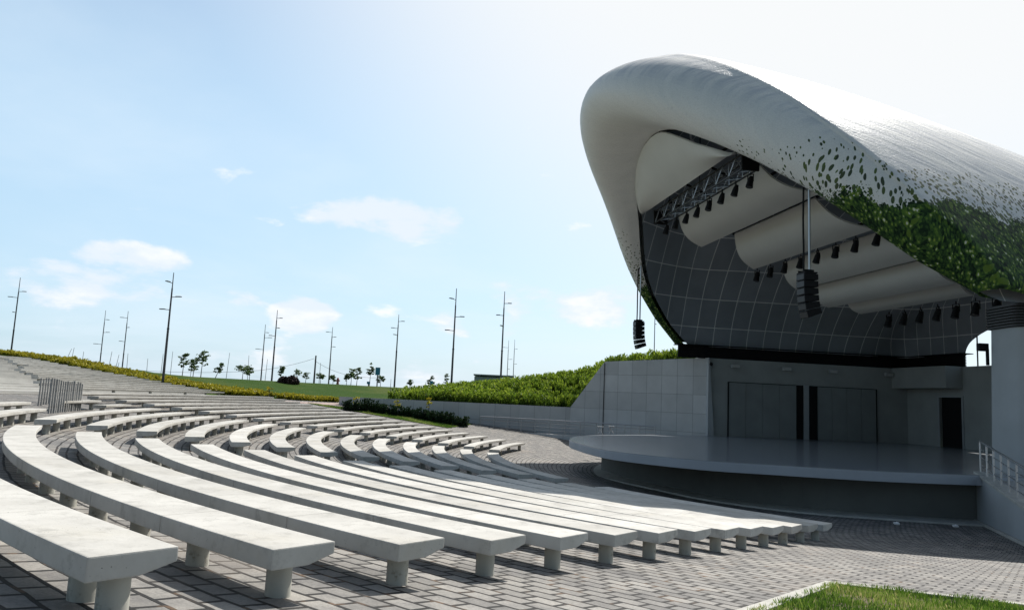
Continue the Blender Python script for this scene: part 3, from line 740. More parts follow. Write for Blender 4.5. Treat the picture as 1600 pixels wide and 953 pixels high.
mb = MB(); mb.box((cxp - 1.55, cyp + .9, 5.55), (.35, .2, .28)); mb.box((cxp - 1.38, cyp + .9, 5.2), (.1, .08, .6)); loc(mb.build('pier_camera', M['black'], bevel=.02), pr)

# ------------------------------------------------------------------ shell
Ev = np.array([0, 1, 2, 3, 4, 5, 6, 7, 8, 9, 10, 11, 12, 13.0])
Eu = np.array([8.75, 8.72, 8.62, 8.42, 8.12, 7.74, 7.28, 6.85, 6.45, 5.97, 5.36, 4.45, 3.05, 1.3])
Ez = np.array([16.25, 16.15, 15.9, 15.52, 15.05, 14.52, 13.9, 13.2, 12.46, 11.62, 10.75, 9.66, 8.15, 6.95])
pu = np.polyfit(Ev ** 2, Eu, 5); pz = np.polyfit(Ev ** 2, Ez, 5)
NP = 96
phis = np.linspace(0, np.pi, NP + 1)
def hoopE(inset=0, du=0):
    v = (13.0 - inset) * np.cos(phis); k = np.abs(13.0 * np.cos(phis))
    return np.stack([np.interp(k, Ev, Eu) * .5 + np.polyval(pu, k * k) * .5 + du, v, np.interp(k, Ev, Ez) * .5 + np.polyval(pz, k * k) * .5 - inset], 1)
def hoop(ut, zt, ub, a, zb=6.95, pw=.80, pu_=1.15, cc=.92):
    s_ = np.sin(phis); sp = s_ ** pw
    return np.stack([ub + (ut - ub) * s_ ** pu_, a * np.sign(np.cos(phis)) * np.abs(np.cos(phis)) ** cc, zb + (zt - zb) * sp], 1)
def blend(h1, h2, t_): return h1 * (1 - t_) + h2 * t_
E0 = hoopE()
s_ = np.sin(phis)[:, None]
def lipoff(fu, outw, wt):
    """offset of the mouth edge forwards (u) and outwards, width grows from the feet to the crown"""
    w_ = (.60 + (wt - .60) * s_[:, 0] ** 3.0)
    n = np.stack([np.zeros(NP + 1), np.cos(phis) * 1.0, np.sin(phis) * 1.0], 1)
    n /= np.linalg.norm(n, axis=1)[:, None]
    return E0 + np.stack([fu * w_, 0 * w_, 0 * w_], 1) + n * (outw * w_)[:, None]
ft, fb, fe, ot, ob, zt0, sl1, sl2_, pw0, cc0, ab0, pw1, drop = [3.433, .759, 4.798, 3.618, 1.406, 19.035, .088, .864, 1.442, .964, 12.95, 1.6, .065]
sph = np.sin(phis); f_amp = fb + (ft - fb) * sph ** fe; o_amp = (ob + (ot - ob) * sph) * np.minimum(1, .55 + .45 * sph / .35)
nrm_ = np.stack([0 * phis, np.cos(phis) * .5, .35 + .65 * sph], 1)
outer = [E0]
for a_, b_ in ((.38, .03), (.72, .12), (.93, .28), (1.0, .46), (.90, .66), (.62, .84), (.25, .95), (-.12, 1.0)):
    outer.append(E0 + np.stack([f_amp * a_, 0 * f_amp, 0 * f_amp], 1) + nrm_ * (b_ * o_amp)[:, None])
crest = outer[-1]; spec_ = []
for k_, (ut, ub) in enumerate(((4.5, -.8), (1.5, -2.4), (-2, -4.6), (-5.5, -7.2), (-9, -9.8), (-12, -12))):
    d_ = 7 - ut; zt = zt0 - sl1 * d_ - sl2_ * d_ * d_ / 100; a_ = ab0 + .1; pw_ = pw0 + (pw1 - pw0) * k_ / 5
    h_ = hoop(ut, zt, ub, a_, pw=pw_, cc=cc0); t_ = (.35, .72, .95, 1, 1, 1)[k_]
    cb = crest.copy(); cb[:, 0] = h_[:, 0]; cb[:, 2] = np.maximum(6.95, cb[:, 2] - drop * (crest[:, 0].max() - ut))
    outer.append(h_ * t_ + cb * (1 - t_)); spec_.append((ut, zt, ub, a_, pw_))
outer += [hoop(-14.2, 12.0, -14.9, 12.9, pw=1.2, cc=cc0), hoop(-15.1, 9.2, -15.1, 7.5, pw=1.0)]
inner = [hoop(-15.0, 9.0, -14.95, 7.4, pw=1.0), hoop(-13.8, 11.2, -14.6, 12.4, pw=1.2, cc=cc0)]
for (ut, zt, ub, a, pw_) in spec_[::-1]: inner.append(hoop(ut - .1, zt - 1.0, ub + .05, a - .45, pw=pw_ - .1, cc=cc0))
inner.append(hoopE(.04, -.25))
def smooth_stack(st, n):
    st = np.array(st); out = []
    for i in range(len(st) - 1):
        p0 = st[max(i - 1, 0)]; p1 = st[i]; p2 = st[i + 1]; p3 = st[min(i + 2, len(st) - 1)]
        for k in range(n):
            t_ = k / n; out.append(.5 * ((2 * p1) + (-p0 + p2) * t_ + (2 * p0 - 5 * p1 + 4 * p2 - p3) * t_ ** 2 + (-p0 + 3 * p1 - 3 * p2 + p3) * t_ ** 3))
    out.append(st[-1]); return np.array(out)
def skin(name, st, n, m, root, flip=False, uz=False):
    S_ = smooth_stack(st, n); ni, nj = S_.shape[:2]
    du = np.linalg.norm(np.diff(S_, axis=0), axis=2).mean(1); cu = np.concatenate([[0], np.cumsum(du)])
    dv = np.linalg.norm(np.diff(S_, axis=1), axis=2); cv = np.concatenate([np.zeros((ni, 1)), np.cumsum(dv, axis=1)], 1)
    cm = np.tile(np.concatenate([[0], np.cumsum(dv.max(0))]), (ni, 1))
    vs = []; uv = []
    for i in range(ni):
        for j in range(nj):
            q = W(*S_[i, j]); vs.append(tuple(q)); wq = smooth(11, 14.5, -S_[i, j, 0]); uv.append((S_[i, j, 0] + 40 - wq * (12.6 - abs(S_[i, j, 1])), S_[i, j, 2] - 6.95 + 1.9 * 4 + .05) if uz else (cu[i], cv[i, j]))
    fs = []
    for i in range(ni - 1):
        for j in range(nj - 1):
            f = (i * nj + j, i * nj + j + 1, (i + 1) * nj + j + 1, (i + 1) * nj + j); fs.append(f[::-1] if flip else f)
    return loc(np_mesh(name, vs, fs, m, None, True, uv), root)
sh = empty('band_shell', tuple(W(0, 0, 6.95))); tag(sh, 'white mosaic band shell roof with green leaf pattern over the stage', 'band shell')
skin('mosaic_shell', outer, 4, M['mosaic'], sh)
skin('inner_lining', inner, 3, M['ceil'], sh, uz=True)

# ------------------------------------------------------------------ hung acoustic panels
def sheet(name, top, bot, label, nv=40, nb=10, bulge=.45, steps=True):
    """top/bot: functions s in[-1,1] -> (u,v,z); bulging strip between, 6 cm thick"""
    root_loc = W(*bot(0)); vs = []; fs = []
    for side in (0, 1):
        for i in range(nv + 1):
            s = -1 + 2 * i / nv; a = np.array(top(s)); b = np.array(bot(s))
            for j in range(nb + 1):
                t_ = j / nb; p = a * (1 - t_) + b * t_; k = math.sin(math.pi * t_) * bulge
                p = p + np.array([.75 * k, 0, -.65 * k]) * (1) + np.array([-.05, 0, .06]) * side
                vs.append(tuple(W(*p)))
    K = (nv + 1) * (nb + 1)
    for i in range(nv):
        for j in range(nb):
            q = i * (nb + 1) + j; fs.append((q, q + 1, q + nb + 2, q + nb + 1)); fs.append((K + q, K + q + nb + 1, K + q + nb + 2, K + q + 1))
    for i in range(nv):
        for j in (0, nb):
            q = i * (nb + 1) + j; fs.append((q, q + nb + 1, K + q + nb + 1, K + q))
    for j in range(nb):
        for i in (0, nv):
            q = i * (nb + 1) + j; fs.append((q, q + 1, K + q + 1, K + q))
    me = bpy.data.meshes.new(name); me.from_pydata([(x - root_loc.x, y - root_loc.y, z - root_loc.z) for x, y, z in vs], [], fs); me.materials.append(M['reflector'])
    bm = bmesh.new(); bm.from_mesh(me); bmesh.ops.recalc_face_normals(bm, faces=bm.faces); bm.to_mesh(me); bm.free()
    for p in me.polygons: p.use_smooth = True
    me.set_sharp_from_angle(angle=R_(40))
    o = bpy.data.objects.new(name, me); col.objects.link(o); o.location = root_loc
    tag(o, label, 'acoustic panel', 'curved acoustic panels hung under the shell'); return o
def e_at(v):
    return np.interp(abs(v), Ev, Eu), np.interp(abs(v), Ev, Ez)
def top1(s):
    v = 5.65 * math.sin(s * math.pi / 2); u, z = e_at(abs(v)); k = 1 - (abs(v) / 5.65) ** 16; k = max(k, 0) ** .5; ins = -.06 if v > -1.5 else -.06 + .42 * min(1, (abs(v) - 1.5) / 2)
    return (6.95 + (u - ins - 6.95) * k, v, 13.86 + (z - ins - .17 - 13.86) * k)
r1 = sheet('acoustic_panel', top1, lambda s: (6.95, 5.65 * math.sin(s * math.pi / 2), 13.86), 'half moon shaped pale acoustic panel, frontmost under the shell mouth', bulge=.25)
def strip(u0, z0, v0, u1, z1, v1, label, bulge=.4):
    sheet('acoustic_panel', lambda s: (u0, v0 * s, z0), lambda s: (u1, v1 * s, z1), label, bulge=bulge)
strip(5.35, 13.62, 4.7, 3.33, 12.2, 6.1, 'second curved pale acoustic panel, directly behind the front lighting truss')
strip(2.3, 12.62, 4.0, .37, 11.0, 5.5, 'third curved pale acoustic panel, with a row of black spotlights under its edge')
strip(-.9, 11.3, 4.5, -2.15, 9.93, 5.15, 'fourth curved pale acoustic panel, just behind the panel with spotlights', bulge=.3)
strip(-2.9, 10.1, 4.9, -4.05, 8.98, 5.0, 'fifth curved acoustic panel, darker one before the smallest', bulge=.3)
strip(-4.75, 9.3, 4.3, -5.6, 8.63, 4.2, 'smallest and rearmost curved acoustic panel, lowest at the back', bulge=.18)
# black service deck above panels
deck = empty('service_deck', tuple(W(0, 0, 14))); tag(deck, 'black service grid seen above the acoustic panels beside the shell edge', 'service grid')
mb = MB()
for (u, z, hv) in ((5.9, 15.1, 6.6), (3.2, 14.3, 6.9), (1.0, 13.3, 6.8), (-1.5, 12.2, 6.6)):
    for dv in np.linspace(-hv, hv, 2): pass
    mb.tube(W(u, -hv, z), W(u, hv, z), .07, n=6)
for v in (-6.4, -3.2, 0, 3.2, 6.4): mb.tube(W(5.9, v, 15.1), W(-1.5, v, 12.2), .06, n=6)
loc(mb.build('grid_beam', M['black']), deck)
mb = MB()
for v0, v1 in ((-8.3, -5.0),):
    q = [W(6.7, v0, 14.0), W(6.7, v1, 14.9), W(-2.5, v1, 12.8), W(-2.5, v0, 11.9)]; b = len(mb.v)
    mb.v += [tuple(p) for p in q] + [tuple(p + Vector((0, 0, .05))) for p in q]
    for f in ((0, 1, 2, 3), (7, 6, 5, 4), (0, 4, 5, 1), (1, 5, 6, 2), (2, 6, 7, 3), (3, 7, 4, 0)): mb.f.append(tuple(b + i for i in f))
loc(mb.build('black_sheet', M['black']), deck)  # plain black sheet filling the gap above the panels' near ends
# suspension rods of the front panel
for v in (2.9, 1.5, -.6):
    u, z = e_at(v); mb = MB(); mb.tube((0, 0, -.35), (0, 0, 1.6), .018, n=6); o = mb.build('hanger_rod', M['darkmetal'], r1); o.location = W(u - .2, v, z - .2) - r1.location

# front lighting truss
tr = empty('lighting_truss', tuple(W(6.2, 0, 13.45))); tag(tr, 'black box truss hung just behind the front acoustic panel', 'truss')
mb = MB(); hv = 5.3; uc, zc, hw = 6.15, 13.55, .33
cs = [(uc + hw, zc + hw), (uc + hw, zc - hw), (uc - hw, zc - hw), (uc - hw, zc + hw)]
for (u, z) in cs: mb.tube(W(u, -hv, z), W(u, hv, z), .045, n=6)
mb2 = MB(); n = 16
for k in range(n):
    va = -hv + 2 * hv * k / n; vb = -hv + 2 * hv * (k + 1) / n
    for q in range(4):
        (u0, z0), (u1, z1) = cs[q], cs[(q + 1) % 4]
        mb2.tube(W(u0, va, z0), W(u1, vb, z1) if k % 2 else W(u1, va, z1), .025, n=5)
        if not k % 2: mb2.tube(W(u1, va, z1), W(u0, vb, z0), .025, n=5)
loc(mb.build('truss_chord', M['darkmetal']), tr); loc(mb2.build('truss_lattice', M['steel']), tr)
mb = MB()
for v in (-5.35, 5.35): loc(MB().box(tuple(W(uc, v, zc)), (.1, .8, .8), rz=ua + math.pi / 2).build('end_plate', M['black']), tr)
mb = MB()
for v in (-4, 0, 4): mb.tube(W(uc, v, zc + hw), W(uc, v, zc + 3.4), .02, n=5)
loc(mb.build('hanging_cable', M['black']), tr)
# spotlights
def spotlight():
    r = empty('spotlight')
    b = MB(); b.tube((0, 0, -.42), (.10, 0, -.80), .15, .19, n=14); b.tube((-.05, 0, -.22), (0, 0, -.42), .10, .15, n=14); b.build('lamp_body', M['black'], r, smooth=True)
    b = MB(); b.box((0, .19, -.32), (.06, .02, .40)); b.box((0, -.19, -.32), (.06, .02, .40)); b.box((0, 0, -.13), (.06, .40, .02)); b.tube((0, 0, -.14), (0, 0, .02), .03, n=8); b.build('yoke', M['black'], r)
    b = MB(); b.tube((.101, 0, -.803), (.104, 0, -.815), .17, n=14); b.build('lens', M['darkmetal'], r)
    return r
sp0 = None
def spots(lst, lab, grp, scale=1.0):
    global sp0
    for k, (u, v, z) in enumerate(lst):
        if sp0 is None: sp0 = spotlight(); o = sp0
        else: o = copy_tree(sp0)
        o.location = W(u, v, z); o.rotation_euler = (0, 0, ua + random.uniform(-.4, .4)); o.scale = (scale,) * 3
        tag(o, lab(k), 'spotlight', grp)
spots([(5.9, v, 13.22) for v in np.linspace(5.0, -4.9, 8)], lambda k: 'black spotlight under the front truss, %s from its far left end' % ordn[k], 'spotlights under the front truss', .85)
spots([(.30, v, 11.0) for v in np.linspace(5.2, -5.6, 8)], lambda k: 'black spotlight under the third acoustic panel, %s from the left' % ordn[k], 'spotlights under the third panel', .9)
spots([(-5.9, v, 8.55) for v in np.linspace(2.2, -5.2, 7)], lambda k: 'black spotlight under the rearmost acoustic panel, %s from the left' % ordn[k], 'spotlights under the rear panel', 1.0)

# line array loudspeakers
def line_array(u, v, ztop, ztopcable, lab):
    r = empty('line_array_speaker', tuple(W(u, v, ztop))); tag(r, lab, 'loudspeaker', 'hung line array loudspeakers'); r.rotation_euler = (0, 0, ua); r.scale = (.84, .84, .9)
    x = 0; z = 0; tilt = 0
    b = MB(); b.box((0, 0, .02), (.62, .66, .06)); b.box((.05, .22, .1), (.5, .03, .1)); b.box((.05, -.22, .1), (.5, .03, .1)); b.build('fly_bar', M['black'], r)
    for k in range(6):
        tilt = [0, .02, .05, .11, .20, .32][k]; h = .29
        b = MB()
        c = Vector((x - math.sin(tilt) * h / 2, 0, z - math.cos(tilt) * h / 2 - .01))
        # trapezoid side profile: taller at the front
        pr_ = [(-.34, -h * .40), (.32, -h * .49), (.32, h * .49), (-.34, h * .40)]
        m4 = Matrix.Translation(c) @ Matrix.Rotation(tilt, 4, 'Y'); q = len(b.v)
        for yy in (-.34, .34):
            for (xx, zz2) in pr_: b.v.append(tuple(m4 @ Vector((xx, yy, zz2))))
        for f in ((0, 1, 2, 3), (7, 6, 5, 4), (0, 4, 5, 1), (1, 5, 6, 2), (2, 6, 7, 3), (3, 7, 4, 0)): b.f.append(tuple(q + i for i in f))
        cb = b.build('speaker_cabinet', M['black'], r, bevel=.012)
        b = MB(); b.box((.325, 0, 0), (.02, .60, h * .78), M4=m4); b.build('grille', M['darkmetal'], cb)
        x -= math.sin(tilt) * h * 1.02; z -= math.cos(tilt) * h * 1.02
    zc_ = (ztopcable - ztop) / .9
    b = MB(); b.tube((-.02, .16, .1), (-.02, .16, zc_), .05, n=10); b.build('hanging_pole', M['steel'], r, smooth=True)
    b = MB(); pts = [(.10, -.12 + .02 * math.sin(k * 1.3), .1 + (zc_ - .1) * k / 8) for k in range(9)]
    for p, q in zip(pts[:-1], pts[1:]): b.tube(p, q, .045, n=7)
    b.build('signal_cable', M['black'], r, smooth=True)
line_array(5.9, -9.35, 8.02, 12.4, 'large black curved line array hanging at the near side of the stage')
line_array(5.9, 9.4, 7.95, 12.0, 'black curved line array hanging at the far left side against the sky')

# ------------------------------------------------------------------ side walls left of stage
rw = empty('retaining_wall', (4.7, 57.3, 0)); tag(rw, 'long grey clad retaining wall stepping up to the stage house', 'wall')
wl = [(-13.3, 60.4), (-8.5, 59.9), (-3.3, 59.1), (.9, 58.3), (4.72, 57.35)]
for a, b in zip(wl[:-1], wl[1:]):
    wall_uv('wall_panel', a, b, -.8, 2.5, .3, M['panel'], rw)
wall_uv('sloped_panel', wl[-1], (7.0, 55.9), -.8, 0, .3, M['panel'], rw, za=2.5, zb=5.93)
p1 = tuple(W(0.0, 12.6, 0)[:2])
wall_uv('wing_wall', (7.02, 55.88), (p1[0], p1[1]), -.8, 0, .3, M['panel'], rw, za=5.95, zb=ZW + .01)
mb = MB(); mb.box((7.0, 55.85, 2.6), (.03, .06, 6.5)); loc(mb.build('expansion_joint', M['black']), rw)
# low wall of the ramp with its railing
lw = empty('ramp_wall', (4, 54, 0)); tag(lw, 'low grey wall edging the ramp below the railing', 'wall')
lwp = [(-2.2, 57.4), (2.0, 56.3), (6.2, 53.9), (9.8, 50.9)]
for a, b in zip(lwp[:-1], lwp[1:]): wall_uv('ramp_wall_panel', a, b, -.8, .52, .25, M['panel'], lw)
mb = MB()
rp_ = [(-1.9, 57.9)] + lwp[1:]
poly_r = [(-2.2, 57.5), (2.0, 56.4), (6.2, 54.0), (9.8, 51.0), (12.9, 50.6), (7.0, 55.8), (4.7, 57.2), (-2.0, 58.8)]
o = MB().prism(poly_r, -.6, .50).build('ramp', M['roofpaving']); tag(o, kind='structure')
def railing(name, pts, h, rails, label, post_sp=1.1, rad=.03, zf=None, grp=None):
    pts = [Vector(p) for p in pts]; r = empty(name, tuple(pts[0])); tag(r, label, 'railing', grp)
    o_ = pts[0]; b = MB(); c = MB()
    for a, d in zip(pts[:-1], pts[1:]):
        L_ = (d - a).length; k = max(1, round(L_ / post_sp))
        for i in range(k + 1):
            if i == k and d is not pts[-1]: continue
            p = a + (d - a) * i / k - o_; q = MB().tube(p, p + Vector((0, 0, h)), rad, n=8).build('post', M['steel'], r, smooth=True)
        b.tube(a - o_ + Vector((0, 0, h)), d - o_ + Vector((0, 0, h)), rad * 1.25, n=8)
        for i in range(rails): hh = h * (i + 1) / (rails + 1); c.tube(a - o_ + Vector((0, 0, hh)), d - o_ + Vector((0, 0, hh)), rad * .55, n=6)
    b.build('handrail', M['steel'], r, smooth=True); c.build('rail', M['steel'], r, smooth=True); return r
railing('railing', [(-2.0, 57.5, .5), (2.1, 56.4, .5), (6.3, 54.0, .5), (9.9, 51.1, .5)], 1.02, 3, 'thin steel railing along the ramp left of the stage')
# right ramp wall beside the stage and its railing
def qz(px, py, z): x, y = on_z(px, py, z); return (x, y)
g0 = np.array(qz(1527, 815, -.5)); g1 = np.array(qz(1600, 850, -.5)); dirg = (g1 - g0) / np.linalg.norm(g1 - g0)
g2 = g0 + dirg * 9
rr = empty('ramp_wall', (g0[0], g0[1], -.5)); tag(rr, 'grey ramp wall sloping down at the right edge beside the stage', 'wall')
wall_uv('ramp_wall_panel', tuple(g2), tuple(g0), -.7, 0, -.3, M['plaster_l'], rr, za=-.1, zb=ZS + .0)
mb = MB(); nn = np.array([-dirg[1], dirg[0]]) * 1.0
q = [g0 - dirg * .05, g2, g2 + nn * .42, g0 + nn * .42]; q = [p - nn * .06 for p in q]
mb.prism([tuple(p) for p in q], [ZS - .0 + .002, -.1 + .002, -.1 + .002, ZS + .002], [ZS + .08, -.02, -.02, ZS + .08]); loc(mb.build('coping', M['concrete_edge'], bevel=.01), rr)
mb = MB(); q = [g0 + nn * .42, g2 + nn * .42, g2 + nn * 4, g0 + nn * 4]; o = mb.prism([tuple(p) for p in q], -.7, [ZS - .05, -.1, -.1, ZS - .05]).build('ramp', M['roofpaving']); tag(o, kind='structure')
a = g0 + nn * .15; b = g0 + dirg * 8.6 + nn * .15
railing('railing', [(a[0] + .0, a[1], ZS + .05), (b[0], b[1], -.05)], 1.05, 3, 'thin steel railing on the ramp wall at the right edge', post_sp=.72)
# low kerb upstand along that wall on the plaza
mb = MB(); q = [g0 - nn * .02, g2 - nn * .02, g2 - nn * .12, g0 - nn * .12]; o = mb.prism([tuple(p) for p in q], -.6, -.42).build('kerb', M['concrete_edge'], bevel=.01); tag(o, kind='structure')

# ------------------------------------------------------------------ planting
# berm behind the retaining wall
line = [(-13.3, 60.4), (-8.5, 59.9), (-3.3, 59.1), (.9, 58.3), (4.72, 57.35), (7.0, 55.9), (10, 53.4), (13.1, 50.95), (17, 52.3), (30, 55.2)]
zc_x = [-13.3, -8.4, -5.2, 0, 5.2, 7.3, 10, 13, 30]; zc_z = [2.45, 2.75, 3.2, 3.9, 4.75, 5.55, 5.75, 6.0, 6.0]
z0_z = [2.4, 2.4, 2.4, 2.4, 2.4, 5.4, 5.85, 6.05, 6.0]
def berm(x, d):
    e = np.interp(x, zc_x, z0_z); c = np.interp(x, zc_x, zc_z); return e + (c - e) * smooth(0, 7, d)
ln = spline(line, 6); vs = []; fs = []; ds = [.28, .8, 1.5, 2.5, 3.5, 5, 7, 10, 15, 25]
for (x, y) in ln:
    for d in ds:
        z = berm(x, d); z = z - .25 * smooth(9, 25, d) * (z - .5); vs.append((x + .12 * d, y + d, max(z, T(x + .12 * d, y + d) + .0)))
k = len(ds)
for i in range(len(ln) - 1):
    for j in range(k - 1): fs.append((i * k + j, (i + 1) * k + j, (i + 1) * k + j + 1, i * k + j + 1))
bm_ = np_mesh('planted_berm', vs, fs, M['lawn'], None, True); tag(bm_, kind='structure')
# shrubs on the berm : upright leafy sprigs
def sprigs(centres, n_leaf, h, r, size, upl=.8):
    P = []; T_ = []; D = []
    for (x, y, z) in centres:
        hh = h * random.uniform(.6, 1.25); k = n_leaf; base_t = random.uniform(0, .5)
        ns = 3; st = [(random.uniform(-1, 1) * r * .8, random.uniform(-1, 1) * r * .8) for _ in range(ns)]
        for _ in range(k):
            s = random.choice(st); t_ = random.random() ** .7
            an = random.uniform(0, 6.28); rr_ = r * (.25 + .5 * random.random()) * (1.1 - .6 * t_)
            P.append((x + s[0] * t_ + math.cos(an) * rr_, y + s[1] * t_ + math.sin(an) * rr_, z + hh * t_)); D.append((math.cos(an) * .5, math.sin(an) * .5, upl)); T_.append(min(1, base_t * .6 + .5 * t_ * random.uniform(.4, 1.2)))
    return np.array(P), np.array(T_), np.array(D)
cs_ = []
for _ in range(1500):
    x = random.uniform(-9.5, 8.4); d = .5 + 8.5 * random.random() ** 1.2
    y = np.interp(x, [p[0] for p in line], [p[1] for p in line]) + d
    if x < -4 and random.random() > smooth(-10, -4, x) + .25: continue
    cs_.append((x + .12 * d, y, berm(x, d) - .05))
for _ in range(130):
    x = random.uniform(8.6, 12.8); d = .4 + 3 * random.random(); y = np.interp(x, [p[0] for p in line], [p[1] for p in line]) + d; cs_.append((x, y, berm(x, d) - .1))
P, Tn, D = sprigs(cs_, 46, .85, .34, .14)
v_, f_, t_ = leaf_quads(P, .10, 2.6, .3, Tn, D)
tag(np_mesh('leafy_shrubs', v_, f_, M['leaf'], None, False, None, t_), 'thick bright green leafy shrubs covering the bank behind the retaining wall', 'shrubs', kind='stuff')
# yellow green shrub border: along the upper tier ends and the cross path
bl = [polar(84, R_(156.9)), polar(77, R_(156.6)), hit(60, 563), hit(107, 573), hit(150, 582), hit(197, 591), hit(250, 601), hit(300, 608), hit(352, 616)]
bl2 = [hit(330, 614), hit(352, 617), hit(430, 622), hit(470, 626), hit(530, 629)]
cs_ = []
def border(poly, wd, n, off):
    P = np.array(poly)
    for _ in range(n):
        i = random.randrange(len(P) - 1); t_ = random.random(); p = P[i] * (1 - t_) + P[i + 1] * t_; d = off + wd * random.random() ** 1.1
        dd = P[i + 1] - P[i]; nrm = np.array([-dd[1], dd[0]]) / np.linalg.norm(dd); nrm = nrm if nrm[1] > 0 else -nrm
        q = p + nrm * d; cs_.append((q[0], q[1], T(*q)))
lens = 1
border(bl, 2.6, 900, .3); border(bl2, 2.2, 800, .3)
P, Tn, D = sprigs(cs_, 34, .34, .30, .1, .5)
v_, f_, t_ = leaf_quads(P, .11, 1.9, .3, Tn, D)
tag(np_mesh('yellow_shrubs', v_, f_, M['yleaf'], None, False, None, t_), 'low yellow green shrub border along the top rows and the path', 'shrubs', kind='stuff')
# cross path
pth = [hit(352, 619), hit(470, 628), hit(536, 630), hit(545, 634), hit(470, 632)]
tag(patch('path', [pth[0], (-21, 57.2), tuple(np.array(pth[1])), tuple(np.array(pth[2])), (-12.6, 60.2), (-15.5, 57.2), (-19, 56.0)], .25, .02, M['pinkpath']), kind='structure')
# grass strip between bench ends and hedge
gs = [hit(738, 663), hit(700, 661), hit(640, 650), hit(580, 641), hit(530, 636), hit(480, 630), hit(500, 634), hit(560, 644), hit(605, 652), hit(655, 661), hit(700, 669)]
go = patch('lawn_strip', gs, .2, .03, M['lawn']); tag(go, kind='structure')
tag(blades('grass', gs, 26000, .07, M['blade'], .03, width=.012), 'grass strip between the bench ends and the dark hedge', 'grass', kind='stuff')
# dark hedge plants along the wall foot, each its own
def dark_plant():
    cs = [(random.uniform(-.12, .12), random.uniform(-.12, .12), 0) for _ in range(4)]
    P, Tn, D = sprigs(cs, 70, .62, .26, .1, .8); v_, f_, t_ = leaf_quads(P, .10, 1.7, .3, Tn * .9, D)
    o = np_mesh('hedge_shrub', v_, f_, M['dleaf'], None, False, None, t_); return o
protos = [dark_plant() for _ in range(4)]
fl = np.array([hit(536, 641), hit(580, 645), hit(640, 653), hit(700, 664), hit(727, 668)])
seg = np.linalg.norm(np.diff(fl, axis=0), axis=1); cum = np.concatenate([[0], np.cumsum(seg)]); nh = 30
for k in range(nh):
    d = cum[-1] * k / (nh - 1); p = np.array([np.interp(d, cum, fl[:, 0]), np.interp(d, cum, fl[:, 1])])
    o = protos[k] if k < 4 else protos[k % 4].copy()
    if k >= 4: col.objects.link(o)
    o.location = (p[0] + random.uniform(-.1, .1), p[1] + random.uniform(-.1, .1) + .25, T(*p)); o.rotation_euler = (0, 0, random.random() * 6); s = random.uniform(.85, 1.2); o.scale = (s, s, s * random.uniform(.9, 1.15))
    tag(o, 'small dark green shrub in the hedge row at the foot of the retaining wall', 'shrub', 'dark hedge shrubs along the wall')
# saplings and small trees
def tree(px, pyb, depth, h, spread, label, group, dens=1.0, pal='tleaf', lean=0, tiers=4, snap=True):
    x, y, z = at_depth(px, pyb, depth); z = T(x, y) if snap else z
    r = empty('young_tree', (x, y, z)); tag(r, label, 'tree', group)
    b = MB(); pts = [Vector((lean * h * t_, random.uniform(-.03, .03), h * t_)) for t_ in (0, .35, .7, 1)]
    rad = .035 + .006 * h
    for i in range(3): b.tube(pts[i], pts[i + 1], rad * (1 - i * .28), rad * (1 - (i + 1) * .28), n=6, cap=False)
    br = []
    for k in range(int(5 * tiers)):
        t_ = random.uniform(.38, 1); a = random.uniform(0, 6.28); L_ = spread * (1.15 - .7 * t_) * random.uniform(.5, 1)
        s_ = Vector((lean * h * t_, 0, h * t_)); e_ = s_ + Vector((math.cos(a) * L_, math.sin(a) * L_, L_ * random.uniform(.05, .45)))
        b.tube(s_, e_, rad * .35, rad * .12, n=4, cap=False); br.append((s_, e_))
    b.build('trunk', M['bark'], r)
    P = []
    for s_, e_ in br:
        for _ in range(int(13 * dens)):
            t_ = random.uniform(.45, 1.1); p = s_.lerp(e_, t_) + Vector((random.gauss(0, 1), random.gauss(0, 1), random.gauss(0, .45))) * spread * .10; P.append(tuple(p))
    v_, f_, t2 = leaf_quads(np.array(P), .13 + .012 * h, 1.8, .1)
    np_mesh('crown', v_, f_, M[pal], r, False, None, t2); return r
gy = 'young trees beyond the lawn'
tl = [(284, 594, 78, 2.5, .9, 'slim young tree just right of the tall lamp at the left'), (301, 594, 80, 1.9, .8, 'short young tree between two slim ones on the lawn crest'),
      (313, 594, 78, 2.9, 1.1, 'tallest young tree with tiered leaves left on the lawn crest'), (336, 595, 78, 1.5, .6, 'leaning small tree right of the tallest young tree'),
      (378, 597, 80, 1.5, 1.3, 'flat topped low tree left of the pair of lamps'), (389, 597, 82, 1.3, .7, 'small rounded tree touching the flat topped low tree'),
      (438, 598, 85, 1.9, .6, 'lollipop shaped young tree above the dark mounds'), (464, 600, 88, 1.5, .8, 'sparse young tree left of the utility pole'),
      (477, 601, 88, 1.2, .7, 'low sparse tree close left of the utility pole'), (500, 601, 88, 1.1, .9, 'low spreading tree close right of the utility pole'),
      (548, 603, 92, 2.0, .7, 'young tree on the crest left of the blue billboard'), (557, 603, 90, 2.2, .8, 'thin tiered tree second left of the blue billboard'),
      (577, 604, 90, 2.9, .8, 'tall tiered young tree beside the blue billboard'), (541, 603, 92, 1.3, .5, 'tiny round tree at left of the crest group'),
      (594, 606, 92, 1.2, .9, 'low bushy tree under the blue billboard'), (640, 608, 95, .9, .6, 'small low tree right of the middle lamp'),
      (672, 608, 95, 1.6, .7, 'small dark palm like tree above the green shrubs'), (697, 606, 95, 2.2, .6, 'bare sparse tree left of the tall right hand lamp'),
      (520, 602, 90, .9, .8, 'bushy low tree beside the small red hydrant')]
for (px, py, d, h, s, lab) in tl: tree(px, py, d, h * .85 + .2, s * .9, lab, gy, dens=.9 if 'sparse' not in lab else .4, lean=.35 if 'leaning' in lab else .03)
